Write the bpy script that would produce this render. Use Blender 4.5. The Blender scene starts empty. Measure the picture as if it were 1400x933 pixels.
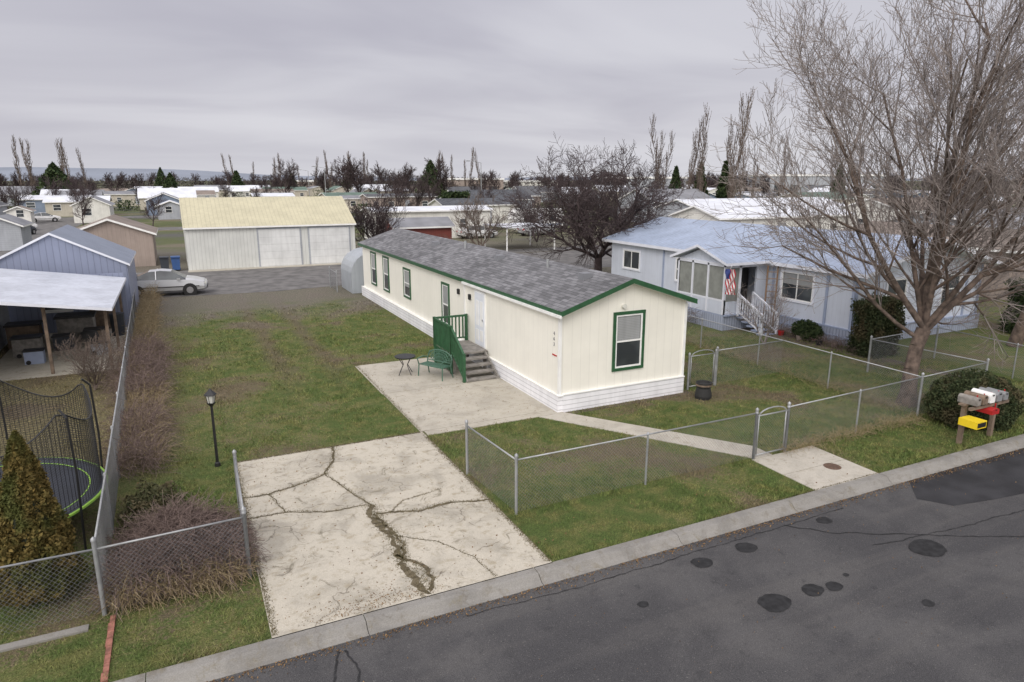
import bpy, math, random, bmesh
import numpy as np
from mathutils import Vector, Matrix
R=random.Random(7); NR=np.random.RandomState(5)
H=6.6; YAW=math.radians(25.87)
def FL(F,L): return (F*math.sin(YAW)+L*math.cos(YAW), F*math.cos(YAW)-L*math.sin(YAW))
scene=bpy.context.scene
scene.view_settings.view_transform='Standard'
try: scene.view_settings.look='None'
except: pass
scene.view_settings.exposure=0
# ---------------------------------------------------------------- materials
class NT:
    def __init__(s,mat):
        mat.use_nodes=True; s.m=mat; s.t=mat.node_tree; s.t.nodes.clear()
        s.out=s.n('ShaderNodeOutputMaterial'); s.b=s.n('ShaderNodeBsdfPrincipled'); s.l(s.b.outputs[0],s.out.inputs[0])
        s.geo=s.n('ShaderNodeNewGeometry'); s.pos=s.geo.outputs['Position']
    def n(s,t): return s.t.nodes.new(t)
    def l(s,a,b): s.t.links.new(a,b)
    def sv(s,inp,v):
        if hasattr(v,'is_output') : s.l(v,inp)
        else:
            if isinstance(v,(tuple,list)) and len(v)==3 and inp.type=='RGBA': v=(*v,1)
            inp.default_value=v
    def math(s,op,a,b=0.0,c=None,clamp=False):
        n=s.n('ShaderNodeMath'); n.operation=op; n.use_clamp=clamp
        s.sv(n.inputs[0],a); s.sv(n.inputs[1],b)
        if c is not None: s.sv(n.inputs[2],c)
        return n.outputs[0]
    def noise(s,scale,detail=4,rough=.55,dist=0,vec=None):
        n=s.n('ShaderNodeTexNoise'); n.inputs['Scale'].default_value=scale; n.inputs['Detail'].default_value=min(detail,4)
        n.inputs['Roughness'].default_value=rough; n.inputs['Distortion'].default_value=dist
        s.l(vec or s.pos,n.inputs['Vector']); return n.outputs['Fac']
    def rng(s,v,a,b,c=0,d=1,smooth=True):
        n=s.n('ShaderNodeMapRange'); n.interpolation_type='SMOOTHSTEP' if smooth else 'LINEAR'
        s.sv(n.inputs[0],v)
        for i,x in zip((1,2,3,4),(a,b,c,d)): s.sv(n.inputs[i],x)
        return n.outputs[0]
    def mix(s,f,a,b,mode='MIX'):
        n=s.n('ShaderNodeMix'); n.data_type='RGBA'; n.blend_type=mode
        s.sv(n.inputs[0],f); s.sv(n.inputs[6],a); s.sv(n.inputs[7],b); return n.outputs[2]
    def gray(s,v):
        n=s.n('ShaderNodeCombineXYZ'); 
        for i in range(3): s.sv(n.inputs[i],v)
        return n.outputs[0]
    def xyz(s,v=None):
        n=s.n('ShaderNodeSeparateXYZ'); s.l(v or s.pos,n.inputs[0]); return n.outputs
    def bump(s,h,strength=.4,dist=.02):
        n=s.n('ShaderNodeBump'); n.inputs['Strength'].default_value=strength; n.inputs['Distance'].default_value=dist
        s.l(h,n.inputs['Height']); s.l(n.outputs[0],s.b.inputs['Normal'])
    def fin(s,col=None,rough=.7,metal=0,spec=None):
        if col is not None: s.sv(s.b.inputs['Base Color'],col)
        s.sv(s.b.inputs['Roughness'],rough); s.b.inputs['Metallic'].default_value=metal
        if spec is not None: s.b.inputs['Specular IOR Level'].default_value=spec
        return s.m
def simple(name,c,rough=.7,metal=0,var=.15,scale=3,bump=0,bscale=40,spec=None):
    s=NT(bpy.data.materials.new(name))
    k=s.rng(s.noise(scale,2),.25,.75,1-var,1+var)
    col=s.mix(1,(*c,1),s.gray(k),'MULTIPLY')
    if bump: s.bump(s.noise(bscale,2),bump,.01)
    return s.fin(col,rough,metal,spec)
def isl(name,c1,c2,rough=.8,c3=None):
    s=NT(bpy.data.materials.new(name))
    r=s.geo.outputs['Random Per Island']
    col=s.mix(r,(*c1,1),(*c2,1))
    if c3: col=s.mix(s.rng(s.noise(1.6,2),.45,.7),col,(*c3,1))
    return s.fin(col,rough,0,.2)
def siding(name,c,spacing,axis='v',groove=.08,dark=.6,rough=.6,metal=0,dirt=.12,bs=.5,streak=1.0):
    s=NT(bpy.data.materials.new(name)); x,y,z=s.xyz()[:3]
    u={'v':lambda:s.math('ADD',x,y),'h':lambda:z,'x':lambda:x,'y':lambda:y}[axis]()
    f=s.math('FRACT',s.math('DIVIDE',s.math('ADD',u,100.03),spacing))
    if axis=='h': g=s.rng(f,0,groove,0,1); hgt=s.math('SUBTRACT',1,f)
    else: g=s.rng(s.math('ABSOLUTE',s.math('SUBTRACT',f,.5)),.5-groove,.5,1,0); hgt=g
    col=s.mix(g,tuple(v*dark for v in c)+(1,),(*c,1))
    k=s.rng(s.noise(.9,3,.6),.3,.75,1+dirt*.5,1-dirt)
    col=s.mix(1,col,s.gray(k),'MULTIPLY')
    mp=s.n('ShaderNodeMapping'); mp.inputs['Scale'].default_value=(6,6,.5); s.l(s.pos,mp.inputs[0])
    k2=s.rng(s.noise(1,2,.5,vec=mp.outputs[0]),.3,.8,1,1-dirt*streak)
    col=s.mix(1,col,s.gray(k2),'MULTIPLY')
    s.bump(hgt,bs,.015)
    return s.fin(col,rough,metal)
def shingle(name,c,axis='y'):
    s=NT(bpy.data.materials.new(name)); x,y,z=s.xyz()[:3]
    cb=s.n('ShaderNodeCombineXYZ')
    s.l(y if axis=='y' else x,cb.inputs[0]); s.l(x if axis=='y' else y,cb.inputs[1])
    br=s.n('ShaderNodeTexBrick'); s.l(cb.outputs[0],br.inputs['Vector'])
    br.inputs['Scale'].default_value=1; br.inputs['Brick Width'].default_value=.33; br.inputs['Row Height'].default_value=.14
    br.inputs['Mortar Size'].default_value=.008; br.inputs['Bias'].default_value=0
    br.inputs['Color1'].default_value=(*[v*.72 for v in c],1); br.inputs['Color2'].default_value=(*[v*1.3 for v in c],1)
    br.inputs['Mortar'].default_value=(*[v*.4 for v in c],1)
    col=s.mix(1,br.outputs['Color'],s.gray(s.rng(s.noise(.7,4),.3,.7,.82,1.15)),'MULTIPLY')
    col=s.mix(1,col,s.gray(s.rng(s.noise(60,2),.2,.8,.8,1.2)),'MULTIPLY')
    s.bump(s.noise(50,2),.4,.01)
    return s.fin(col,.95,0,.2)

def lawncol(s,blade=False):
    D=2 if blade else 4
    x,y,z=s.xyz()[:3]
    n1=s.noise(.35,D,.6,.4); n2=s.noise(2.2,D,.65); n3=s.noise(14,2 if blade else 3,.6)
    green=(.078,.108,.034,1); olive=(.135,.138,.052,1); tan=(.215,.18,.10,1); dirt=(.125,.098,.070,1)
    col=s.mix(s.rng(n2,.38,.68),green,olive)
    col=s.mix(s.rng(s.math('ADD',s.math('MULTIPLY',n1,.6),s.math('MULTIPLY',n3,.4)),.47,.64,0,.75),col,tan)
    trk=s.math('MINIMUM',s.math('ABSOLUTE',s.math('SUBTRACT',x,s.math('ADD',2.2,s.math('MULTIPLY',n1,1.4)))),s.math('ABSOLUTE',s.math('SUBTRACT',x,s.math('ADD',3.9,s.math('MULTIPLY',n1,1.4)))))
    tm=s.rng(s.math('ADD',trk,s.math('MULTIPLY',n2,.9)),.4,1.05,1,0)
    tm=s.math('MULTIPLY',tm,s.rng(y,20,27)); tm=s.math('MULTIPLY',tm,s.rng(y,50,44))
    col=s.mix(s.math('MULTIPLY',tm,.75),col,dirt)
    st=s.math('MULTIPLY',s.rng(s.math('ADD',x,s.math('MULTIPLY',n2,1.6)),-.6,.9,1,0),s.rng(y,15,19))
    col=s.mix(s.math('MULTIPLY',st,.8),col,s.mix(s.rng(n3,.35,.65),dirt,tan))
    bare=s.rng(s.math('ADD',n1,s.math('MULTIPLY',n3,.3)),.69,.79,0,.8)
    col=s.mix(bare,col,dirt)
    gr=s.math('ADD',y,s.math('MULTIPLY',n1,14)); gm=s.rng(gr,39,47)
    gravel=s.mix(s.rng(n3,.3,.7),(.10,.09,.078,1),(.21,.19,.16,1))
    col=s.mix(s.math('MULTIPLY',gm,.85),col,gravel)
    if not blade:
        far=s.rng(y,58,90)
        nf=s.noise(.06,3,.6)
        fc=s.mix(s.rng(nf,.35,.5),(.11,.108,.10,1),(.10,.115,.05,1)); fc=s.mix(s.rng(nf,.5,.62),fc,(.17,.15,.11,1))
        col=s.mix(far,col,fc)
    k=s.rng(s.noise(35,3,.7),.25,.75,.55,1.4) if not blade else s.rng(s.geo.outputs['Random Per Island'],0,1,.6,1.6)
    return s.mix(1,col,s.gray(k),'MULTIPLY')
s=NT(bpy.data.materials.new('grass_ground')); col=lawncol(s); s.bump(s.noise(25,4,.7),.9,.04); m_ground=s.fin(col,.95,0,.1)
s=NT(bpy.data.materials.new('grass_blades')); col=lawncol(s,True); m_blade=s.fin(s.mix(1,col,(1.2,1.22,1.1,1),'MULTIPLY'),.8,0,.15)
def concrete(name,c,stain=.5,moss=.0):
    s=NT(bpy.data.materials.new(name))
    n1=s.noise(.9,4,.65,.6); n2=s.noise(4.5,4,.7,.3); n3=s.noise(60,2,.7)
    col=s.mix(s.rng(n1,.42,.68,0,stain),(*c,1),tuple(v*.6 for v in c)+(1,))
    col=s.mix(s.rng(n2,.50,.70,0,stain),col,(c[0]*.66,c[1]*.62,c[2]*.54,1))
    col=s.mix(s.rng(s.noise(2.3,4,.75,1.2),.55,.72,0,stain*1.15),col,(.19,.17,.125,1))
    v=s.n('ShaderNodeTexVoronoi'); v.feature='DISTANCE_TO_EDGE'; v.inputs['Scale'].default_value=.75
    wv=s.n('ShaderNodeVectorMath'); wv.operation='ADD'; nn=s.n('ShaderNodeTexNoise'); nn.inputs['Scale'].default_value=1.3; nn.inputs['Detail'].default_value=5
    s.l(s.pos,nn.inputs['Vector']); s.l(s.pos,wv.inputs[0]); s.l(nn.outputs['Color'],wv.inputs[1]); s.l(wv.outputs[0],v.inputs['Vector'])
    cr=s.math('MULTIPLY',s.rng(v.outputs['Distance'],0,.014,1,0),s.rng(n1,.45,.55))
    col=s.mix(s.math('MULTIPLY',cr,moss),col,(.12,.10,.075,1))
    col=s.mix(1,col,s.gray(s.rng(n3,.25,.75,.85,1.12)),'MULTIPLY')
    s.bump(s.noise(30,4,.7),.35,.008)
    return s.fin(col,.9,0,.25)
m_drive=concrete('driveway_concrete',(.47,.435,.36),.75,.7)
m_patio=concrete('patio_concrete',(.43,.40,.335),.45,.25)
m_curb=concrete('curb_concrete',(.25,.24,.22),.6,.3)
m_walk=concrete('walk_concrete',(.45,.42,.36),.4,.2)
s=NT(bpy.data.materials.new('asphalt'))
c=s.mix(s.rng(s.noise(.5,4,.6,.5),.35,.65),(.054,.053,.055,1),(.080,.078,.078,1))
mp=s.n('ShaderNodeMapping'); mp.inputs['Scale'].default_value=(.12,1.6,1); s.l(s.pos,mp.inputs[0])
c=s.mix(s.rng(s.noise(1,4,.6,.3,mp.outputs[0]),.45,.75,0,.45),c,(.105,.10,.095,1))
c=s.mix(s.rng(s.noise(3,4,.75),.55,.72,0,.55),c,(.037,.037,.039,1))
c=s.mix(1,c,s.gray(s.rng(s.noise(90,2,.7),.25,.75,.55,1.5)),'MULTIPLY')
c=s.mix(s.rng(s.noise(55,1),.68,.74,0,.6),c,(.20,.195,.18,1))
s.bump(s.noise(80,2,.7),.5,.008); m_asph=s.fin(c,.9,0,.25)
m_asph2=simple('asphalt_patch',(.034,.034,.037),.85,0,.35,1.2,.4,90,.25)
m_tar=simple('tar',(.024,.024,.025),.75,0,.35,8,.3,60,.25)
m_gravel=simple('old_asphalt',(.125,.12,.115),.95,0,.35,1.1,.8,30)
m_dirtcrack=isl('crack_soil',(.085,.07,.045),(.15,.125,.08))
m_soil=simple('soil',(.10,.078,.055),.95,0,.4,2.5,.8,30)
m_cream=siding('cream_siding',(.81,.79,.71),.30,'v',.03,.84,.55,dirt=.05,bs=.25,streak=.5)
m_skirt=siding('skirting',(.78,.78,.80),.14,'h',.22,.55,.5,dirt=.1)
m_green=simple('green_paint',(.022,.085,.035),.5,0,.2,6)
m_white=simple('white_paint',(.80,.80,.78),.45,0,.06,3)
m_door=simple('door_paint',(.70,.73,.78),.4,0,.04,3)
m_shing=shingle('asphalt_shingles',(.165,.165,.172))
m_darksh=shingle('dark_shingles',(.09,.095,.105),'x')
s=NT(bpy.data.materials.new('window_glass')); c=s.mix(s.rng(s.noise(.8,2),.4,.6),(.035,.04,.045,1),(.085,.095,.10,1)); m_glass=s.fin(c,.06,0,.6)
m_blind=siding('window_blinds',(.30,.31,.31),.05,'h',.3,.6,.3)
m_galv=simple('galvanized_steel',(.34,.35,.355),.5,.5,.15,5)
m_wire=simple('fence_wire',(.24,.245,.25),.55,.4,.15,3)
m_black=simple('black_metal',(.015,.015,.016),.45,0,.2,5)
m_wood=simple('weathered_wood',(.17,.125,.09),.85,0,.3,6,.3)
m_ladder=simple('ladder_wood',(.27,.17,.10),.7,0,.2,6)
m_greywood=simple('grey_deck_wood',(.22,.205,.185),.85,0,.3,6,.3)
m_blueh=siding('pale_blue_siding',(.58,.62,.70),.2,'v',.05,.85,.55,dirt=.06)
m_bluet=simple('blue_grey_trim',(.30,.35,.47),.55,0,.08,3)
m_bluew=simple('pale_trim',(.70,.72,.78),.5,0,.05,3)
m_bluer=siding('blue_metal_roof',(.33,.39,.50),.3,'y',.09,.66,.5,0,.16,.6)
m_bluerx=siding('blue_metal_roof_x',(.33,.39,.50),.3,'x',.09,.66,.5,0,.16,.6)
m_lat=siding('lattice_skirting',(.36,.40,.50),.15,'v',.2,.6,.6)
m_garw=siding('garage_siding',(.60,.61,.58),.25,'v',.12,.78,.5,0,.08)
m_garr=siding('cream_metal_roof',(.50,.465,.32),.3,'x',.1,.8,.55,0,.1,.6)
m_gard=siding('garage_door',(.66,.67,.66),.55,'h',.05,.75,.5)
m_shedb=siding('blue_grey_siding',(.23,.26,.36),.25,'v',.08,.65,.5,0,.06)
m_shedr=siding('grey_metal_roof',(.20,.23,.29),.3,'y',.09,.8,.5,0,.1,.5)
m_cproof=siding('carport_metal',(.56,.59,.65),.25,'y',.1,.70,.45,0,.16,.6)
m_tan=siding('tan_siding',(.33,.27,.235),.3,'v',.06,.75)
m_beige=siding('beige_siding',(.50,.46,.38),.2,'h',.12,.8)
m_bluesd=siding('slate_siding',(.20,.25,.33),.2,'h',.12,.8)
m_red=siding('red_shed_siding',(.18,.045,.035),.2,'v',.08,.7)
m_wsid=siding('white_siding',(.70,.69,.64),.2,'h',.12,.8)
m_gsid=siding('grey_siding',(.36,.38,.41),.2,'h',.12,.75)
m_wroof=simple('white_roof_coating',(.60,.62,.66),.6,0,.12,.5)
m_groof=simple('grey_roof',(.20,.205,.22),.85,0,.2,.5)
m_broof=simple('tan_roof',(.20,.165,.14),.85,0,.2,.5)
m_droof=simple('charcoal_roof',(.085,.088,.095),.85,0,.2,.5)
m_groofg=simple('green_roof',(.10,.15,.12),.8,0,.2,.5)
m_mat=simple('trampoline_mat',(.022,.026,.036),.6,0,.2,2)
m_tpad=simple('trampoline_pad',(.03,.035,.045),.5,0,.2,2)
m_lime=simple('lime_trim',(.25,.45,.06),.5,0,.1,3)
m_bark=simple('bark_grey',(.115,.085,.068),.95,0,.5,5,1,18)
m_twig=isl('twigs_pale',(.19,.16,.145),(.34,.30,.28))
m_twigd=isl('twigs_dark',(.045,.034,.036),(.10,.076,.074))
m_twigb=isl('twigs_brown',(.11,.085,.07),(.20,.16,.135))
m_dead=isl('dead_brush',(.11,.08,.073),(.24,.18,.155))
m_straw=isl('straw',(.24,.18,.10),(.38,.31,.19))
m_leafd=isl('foliage_dark',(.018,.035,.014),(.055,.075,.028))
m_leafh=isl('hedge_foliage',(.02,.035,.014),(.06,.07,.03),.8,(.09,.075,.04))
m_leafa=isl('arborvitae_foliage',(.07,.06,.018),(.19,.135,.042),.8,(.065,.075,.02))
m_ivy=isl('shrub_foliage',(.04,.05,.022),(.10,.095,.045),.8,(.13,.10,.06))
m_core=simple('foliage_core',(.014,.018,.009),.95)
m_leaflit=isl('dead_leaves',(.10,.06,.03),(.22,.14,.07))
m_silver=simple('car_silver',(.58,.59,.60),.28,.45,.03,1)
m_rub=simple('rubber',(.02,.02,.02),.8)
m_chrome=simple('alloy',(.5,.5,.52),.3,.8)
m_lampg=simple('lamp_glass',(.6,.6,.55),.2)
m_redp=simple('red_paint',(.42,.02,.02),.45,0,.1,4)
m_yel=simple('yellow_plastic',(.75,.55,.02),.45,0,.08,4)
m_bluebin=simple('blue_plastic',(.03,.08,.22),.5,0,.1,4)
m_brick=simple('brick_edging',(.26,.11,.08),.85,0,.4,8)
# ---------------------------------------------------------------- mesh builder
def empty(name):
    e=bpy.data.objects.new(name,None); scene.collection.objects.link(e); return e
class B:
    def __init__(s): s.v=[];s.f=[];s.fm=[];s.mats=[]
    def mi(s,m):
        if m not in s.mats: s.mats.append(m)
        return s.mats.index(m)
    def face(s,pts,m):
        i=len(s.v); s.v+= [tuple(p) for p in pts]; s.f.append(tuple(range(i,i+len(pts)))); s.fm.append(s.mi(m))
    def solid(s,vs,fs,m):
        i=len(s.v); s.v+=[tuple(p) for p in vs]; k=s.mi(m)
        for f in fs: s.f.append(tuple(i+a for a in f)); s.fm.append(k)
    def box(s,x0,x1,y0,y1,z0,z1,m):
        s.solid([(x0,y0,z0),(x1,y0,z0),(x1,y1,z0),(x0,y1,z0),(x0,y0,z1),(x1,y0,z1),(x1,y1,z1),(x0,y1,z1)],
          [(0,3,2,1),(4,5,6,7),(0,1,5,4),(1,2,6,5),(2,3,7,6),(3,0,4,7)],m)
    def cyl(s,p0,p1,r0,r1,n,m,cap=True):
        p0=Vector(p0);p1=Vector(p1);d=(p1-p0).normalized()
        a=d.orthogonal().normalized();b=d.cross(a)
        vs=[p0+(a*math.cos(t)+b*math.sin(t))*r0 for t in [2*math.pi*i/n for i in range(n)]]+[p1+(a*math.cos(t)+b*math.sin(t))*r1 for t in [2*math.pi*i/n for i in range(n)]]
        fs=[(i,(i+1)%n,n+(i+1)%n,n+i) for i in range(n)]
        if cap: fs+=[tuple(range(n-1,-1,-1)),tuple(range(n,2*n))]
        s.solid(vs,fs,m)
    def tube(s,pts,r,n,m):
        for a,b in zip(pts[:-1],pts[1:]): s.cyl(a,b,r,r,n,m)
    def prism(s,poly,a0,a1,axis,m,mats=None):
        n=len(poly)
        P=(lambda u,z,a:(u,a,z)) if axis=='y' else (lambda u,z,a:(a,u,z))
        vs=[P(u,z,a0) for u,z in poly]+[P(u,z,a1) for u,z in poly]
        i=len(s.v); s.v+=vs
        for k in range(n):
            s.f.append((i+k,i+(k+1)%n,i+n+(k+1)%n,i+n+k)); s.fm.append(s.mi((mats or {}).get(k,m)))
        s.f.append(tuple(i+k for k in range(n))); s.fm.append(s.mi(m))
        s.f.append(tuple(i+n+k for k in range(n))); s.fm.append(s.mi(m))
    def lathe(s,prof,cx,cy,n,m):
        vs=[];fs=[]
        for r,z in prof:
            for k in range(n): t=2*math.pi*k/n; vs.append((cx+r*math.cos(t),cy+r*math.sin(t),z))
        for j in range(len(prof)-1):
            for k in range(n): fs.append((j*n+k,j*n+(k+1)%n,(j+1)*n+(k+1)%n,(j+1)*n+k))
        s.solid(vs,fs,m)
    def make(s,name,parent=None,smooth=False,loc=None,rot=0):
        me=bpy.data.meshes.new(name); me.from_pydata(s.v,[],s.f)
        for m in s.mats: me.materials.append(m)
        me.polygons.foreach_set('material_index',s.fm)
        if smooth: me.polygons.foreach_set('use_smooth',[True]*len(s.f))
        me.update()
        if len(s.f)<20000:
            bm=bmesh.new(); bm.from_mesh(me); bmesh.ops.recalc_face_normals(bm,faces=bm.faces); bm.to_mesh(me); bm.free()
        o=bpy.data.objects.new(name,me); scene.collection.objects.link(o)
        if parent: o.parent=parent
        if loc: o.location=loc
        o.rotation_euler[2]=rot
        return o
def npmesh(name,verts,faces_n,mat,parent=None):
    me=bpy.data.meshes.new(name); N=len(verts); nf=N//faces_n
    me.vertices.add(N); me.vertices.foreach_set('co',np.asarray(verts,dtype=np.float32).ravel())
    me.loops.add(N); me.loops.foreach_set('vertex_index',np.arange(N,dtype=np.int32))
    me.polygons.add(nf); me.polygons.foreach_set('loop_start',np.arange(0,N,faces_n,dtype=np.int32))
    me.materials.append(mat); me.update(calc_edges=True); me.validate()
    o=bpy.data.objects.new(name,me); scene.collection.objects.link(o)
    if parent: o.parent=parent
    return o
def segmesh(name,segs,n,mat,parent=None):
    S=np.asarray(segs,dtype=np.float64); p0=S[:,0:3];p1=S[:,3:6];r0=S[:,6:7];r1=S[:,7:8]
    d=p1-p0; d/=np.linalg.norm(d,axis=1,keepdims=True)+1e-9
    ref=np.where(np.abs(d[:,2:3])>.9,np.array([[1.,0,0]]),np.array([[0,0,1.]]))
    a=np.cross(d,ref); a/=np.linalg.norm(a,axis=1,keepdims=True)+1e-9; b=np.cross(d,a)
    ring0=[];ring1=[]
    for k in range(n):
        t=2*math.pi*k/n; o=a*math.cos(t)+b*math.sin(t); ring0.append(p0+o*r0); ring1.append(p1+o*r1)
    V=np.stack(ring0+ring1,axis=1)
    ns=len(S); me=bpy.data.meshes.new(name)
    me.vertices.add(ns*2*n); me.vertices.foreach_set('co',V.astype(np.float32).ravel())
    base=(np.arange(ns)*2*n)[:,None,None]
    q=np.array([[k,(k+1)%n,n+(k+1)%n,n+k] for k in range(n)])[None]
    idx=(base+q).reshape(-1).astype(np.int32)
    me.loops.add(len(idx)); me.loops.foreach_set('vertex_index',idx)
    me.polygons.add(ns*n); me.polygons.foreach_set('loop_start',np.arange(0,len(idx),4,dtype=np.int32))
    me.polygons.foreach_set('use_smooth',np.ones(ns*n,dtype=bool))
    me.materials.append(mat); me.update(calc_edges=True)
    o=bpy.data.objects.new(name,me); scene.collection.objects.link(o)
    if parent: o.parent=parent
    return o
# ---------------------------------------------------------------- ground & roads
b=B()
xs=[-3000,-600,-150,-60]+list(np.linspace(-30,60,31))+[120,300,900,3500]
ys=[9.3]+list(np.linspace(12,60,17))+[80,120,200,500,1200,4500]
for i in range(len(xs)-1):
    for j in range(len(ys)-1):
        b.face([(xs[i],ys[j],-.004),(xs[i+1],ys[j],-.004),(xs[i+1],ys[j+1],-.004),(xs[i],ys[j+1],-.004)],m_ground)
b.make('ground')
b=B(); b.face([(-3000,-3000,-.16),(3500,-3000,-.16),(3500,9.4,-.16),(-3000,9.4,-.16)],m_ground); b.make('ground_verge')
b=B(); b.face([(-400,-3.2,-.12),(400,-3.2,-.12),(400,9.2,-.12),(-400,9.2,-.12)],m_asph)
b.make('street')
b=B(); prof=[(9.46,-.2),(9.46,.012),(9.30,.012),(9.25,0.0),(9.19,-.07),(9.14,-.1),(9.07,-.112),(9.07,-.2)]
x=-40
while x<60:
    b.prism(prof,x+.006,x+2.994,'x',m_curb); x+=3
b.make('curb')
b=B(); b.face([(14.5,9.06,-.116),(13.8,8.4,-.116),(14.2,7.85,-.116),(15.3,7.65,-.116),(16.5,7.5,-.116),(20,7.1,-.116),(30,6.6,-.116),(60,6.4,-.116),(60,9.06,-.116)],m_asph2); b.make('street_patch')
b=B()
for (x,y,r) in [(8.15,7.0,.24),(7.9,8.45,.17),(9.0,6.98,.17),(9.42,6.9,.13),(9.9,7.05,.05),(12.05,7.0,.30),(9.0,8.5,.18),(11.2,8.6,.14),(6.2,7.9,.08),(10.4,5.9,.09)]:
    b.face([(x+r*1.2*(1+.07*math.sin(3*t+x)+R.uniform(-.05,.05))*math.cos(t),y+r*(1+.08*math.sin(2*t+y)+R.uniform(-.05,.05))*math.sin(t),-.1115) for t in np.linspace(0,2*math.pi,27)[:-1]],m_tar)
b.make('road_stain')
def strip(b,pts,w,z,m,jit=.4):
    P=[]
    for (x0,y0),(x1,y1) in zip(pts[:-1],pts[1:]):
        k=max(2,int(math.hypot(x1-x0,y1-y0)/.07))
        for i in range(k):
            t=i/k; P.append((x0+(x1-x0)*t,y0+(y1-y0)*t))
    P.append(pts[-1]); L=[];Rr=[]; ox=0; wk=1
    for i,(x,y) in enumerate(P):
        a=P[max(0,i-1)];c=P[min(len(P)-1,i+1)]; dx,dy=c[0]-a[0],c[1]-a[1]; l=math.hypot(dx,dy)+1e-6
        nx,ny=-dy/l,dx/l; ox=.75*ox+R.uniform(-1,1)*(w*jit+.012); wk=.6*wk+.4*R.uniform(.15,1.9); w1=w*wk
        L.append((x+nx*(w1/2+ox),y+ny*(w1/2+ox),z)); Rr.append((x-nx*(w1/2-ox),y-ny*(w1/2-ox),z))
    for i in range(len(P)-1): b.face([L[i],L[i+1],Rr[i+1],Rr[i]],m)
    return P
b=B()
strip(b,[(10.3,8.8),(10.9,8.2),(12.5,7.3),(14,6.5),(16,5.5)],.022,-.1105,m_tar)
strip(b,[(11.2,7.5),(13.5,7.2),(17,7.0)],.016,-.110,m_tar)
strip(b,[(1.6,8.9),(1.7,8.4),(1.5,7.6)],.035,-.1105,m_tar)
strip(b,[(1.5,8.9),(1.35,8.3)],.025,-.110,m_tar)
strip(b,[(3.5,8.85),(6,8.75),(9,8.8),(12,8.78)],.014,-.1095,m_tar)
b.make('road_crack')
b=B(); b.box(.65,5.38,9.44,16.62,-.1,.012,m_drive); b.make('driveway')
b=B()
for x0,x1,y0,y1 in [(5.33,9.58,16.64,20.3),(5.30,9.58,20.32,24.0),(5.43,9.58,16.3,16.62)]: b.box(x0,x1,y0,y1,-.1,.016,m_patio)
b.make('patio')
b=B(); 
path=[(8.75,16.29),(9.6,16.29),(12.62,11.95),(12.62,11.35),(12.05,11.35)]
b.solid([(x,y,-.1) for x,y in path]+[(x,y,.014) for x,y in path],[(5,6,7,8,9)]+[(i,(i+1)%5,5+(i+1)%5,5+i) for i in range(5)],m_walk)
b.make('footpath')
b=B(); b.box(11.95,13.98,9.46,10.35,-.1,.012,m_walk); b.box(11.95,13.98,10.37,11.33,-.1,.012,m_walk); b.make('sidewalk_apron')
b=B(); b.lathe([(0,.024),(.17,.024),(.2,.013)],13.35,10.2,20,simple('rusty_iron',(.10,.06,.04),.8,0,.3,20)); b.make('meter_cover')
b=B()
cr2=[([(3.05,13.0),(3.0,12.3),(3.1,11.3),(2.95,10.6),(3.1,10.1),(3.05,9.5)],.11),([(3.0,12.6),(3.15,11.8),(3.2,11.2),(3.05,10.7)],.05),([(2.95,10.9),(3.25,10.4),(3.3,9.9),(3.15,9.6)],.06),
([(.66,13.5),(1.5,13.45),(2.2,13.1),(3.0,13.05)],.03),([(3.05,12.6),(3.9,12.35),(4.6,12.4),(5.37,12.15)],.05),([(3.0,16.6),(2.85,15.8),(2.5,15.0),(2.0,14.75),(1.2,14.45),(.67,14.5)],.04),([(2.5,15.0),(2.7,14.2),(3.05,13.0)],.025),([(3.1,11.6),(3.8,11.0),(4.2,10.2),(4.3,9.5)],.012),([(1.2,14.45),(1.4,13.5)],.018),([(3.3,12.5),(3.7,12.9),(4.6,13.1)],.012)]
crackpts=[]
for c_,w in cr2: crackpts+= [(p,w) for p in strip(b,c_,w,.0165,m_dirtcrack)]
b.make('driveway_crack')
b=B(); al=[(-60,44.6),(-4,44.4),(0,43.6),(5,43.2),(9,43.9),(22,44.3),(60,44.6),(60,56.5),(-60,56.5)]
b.face([(x,y,.004) for x,y in al],m_gravel)
b.face([(-60,56.6,.0),(-13,56.6,.0),(-13,140,.0),(-20,140,.0)],m_gravel)
b.face([(14,57,.0),(160,57,.0),(160,60,.0),(14,60,.0)],m_gravel); b.face([(-140,140.5,.0),(160,140.5,.0),(160,147,.0),(-140,147,.0)],m_gravel); b.face([(-13,104,.0),(160,104,.0),(160,110,.0),(-13,110,.0)],m_gravel)
b.make('alley_road')
b=B(); b.box(-6.5,-2.15,27.3,35.5,-.1,.012,m_patio); b.make('carport_slab')
b=B(); b.face([(24.0,9.6,.001),(23.2,34,.001),(22.3,34,.001),(22.2,26,.001),(22.9,17,.001)],m_soil)
b.face([(9.4,16.4,.0),(9.4,16.1,.0),(14.2,16.1,.0),(14.2,39,.0),(13.9,39,.0),(13.9,16.4,.0)],m_soil); b.make('flower_bed')
b=B(); 
x=-9
while x<-1.9: b.box(x,x+1.19,10.85,11.0,-.1,.03,m_curb); x+=1.2
b.make('concrete_edging')
b=B(); y=9.5
while y<10.9: b.box(-1.54+R.uniform(-.01,.01),-1.46,y,y+.19,-.1,.03,m_brick); y+=.2
b.make('brick_edging')
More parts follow.
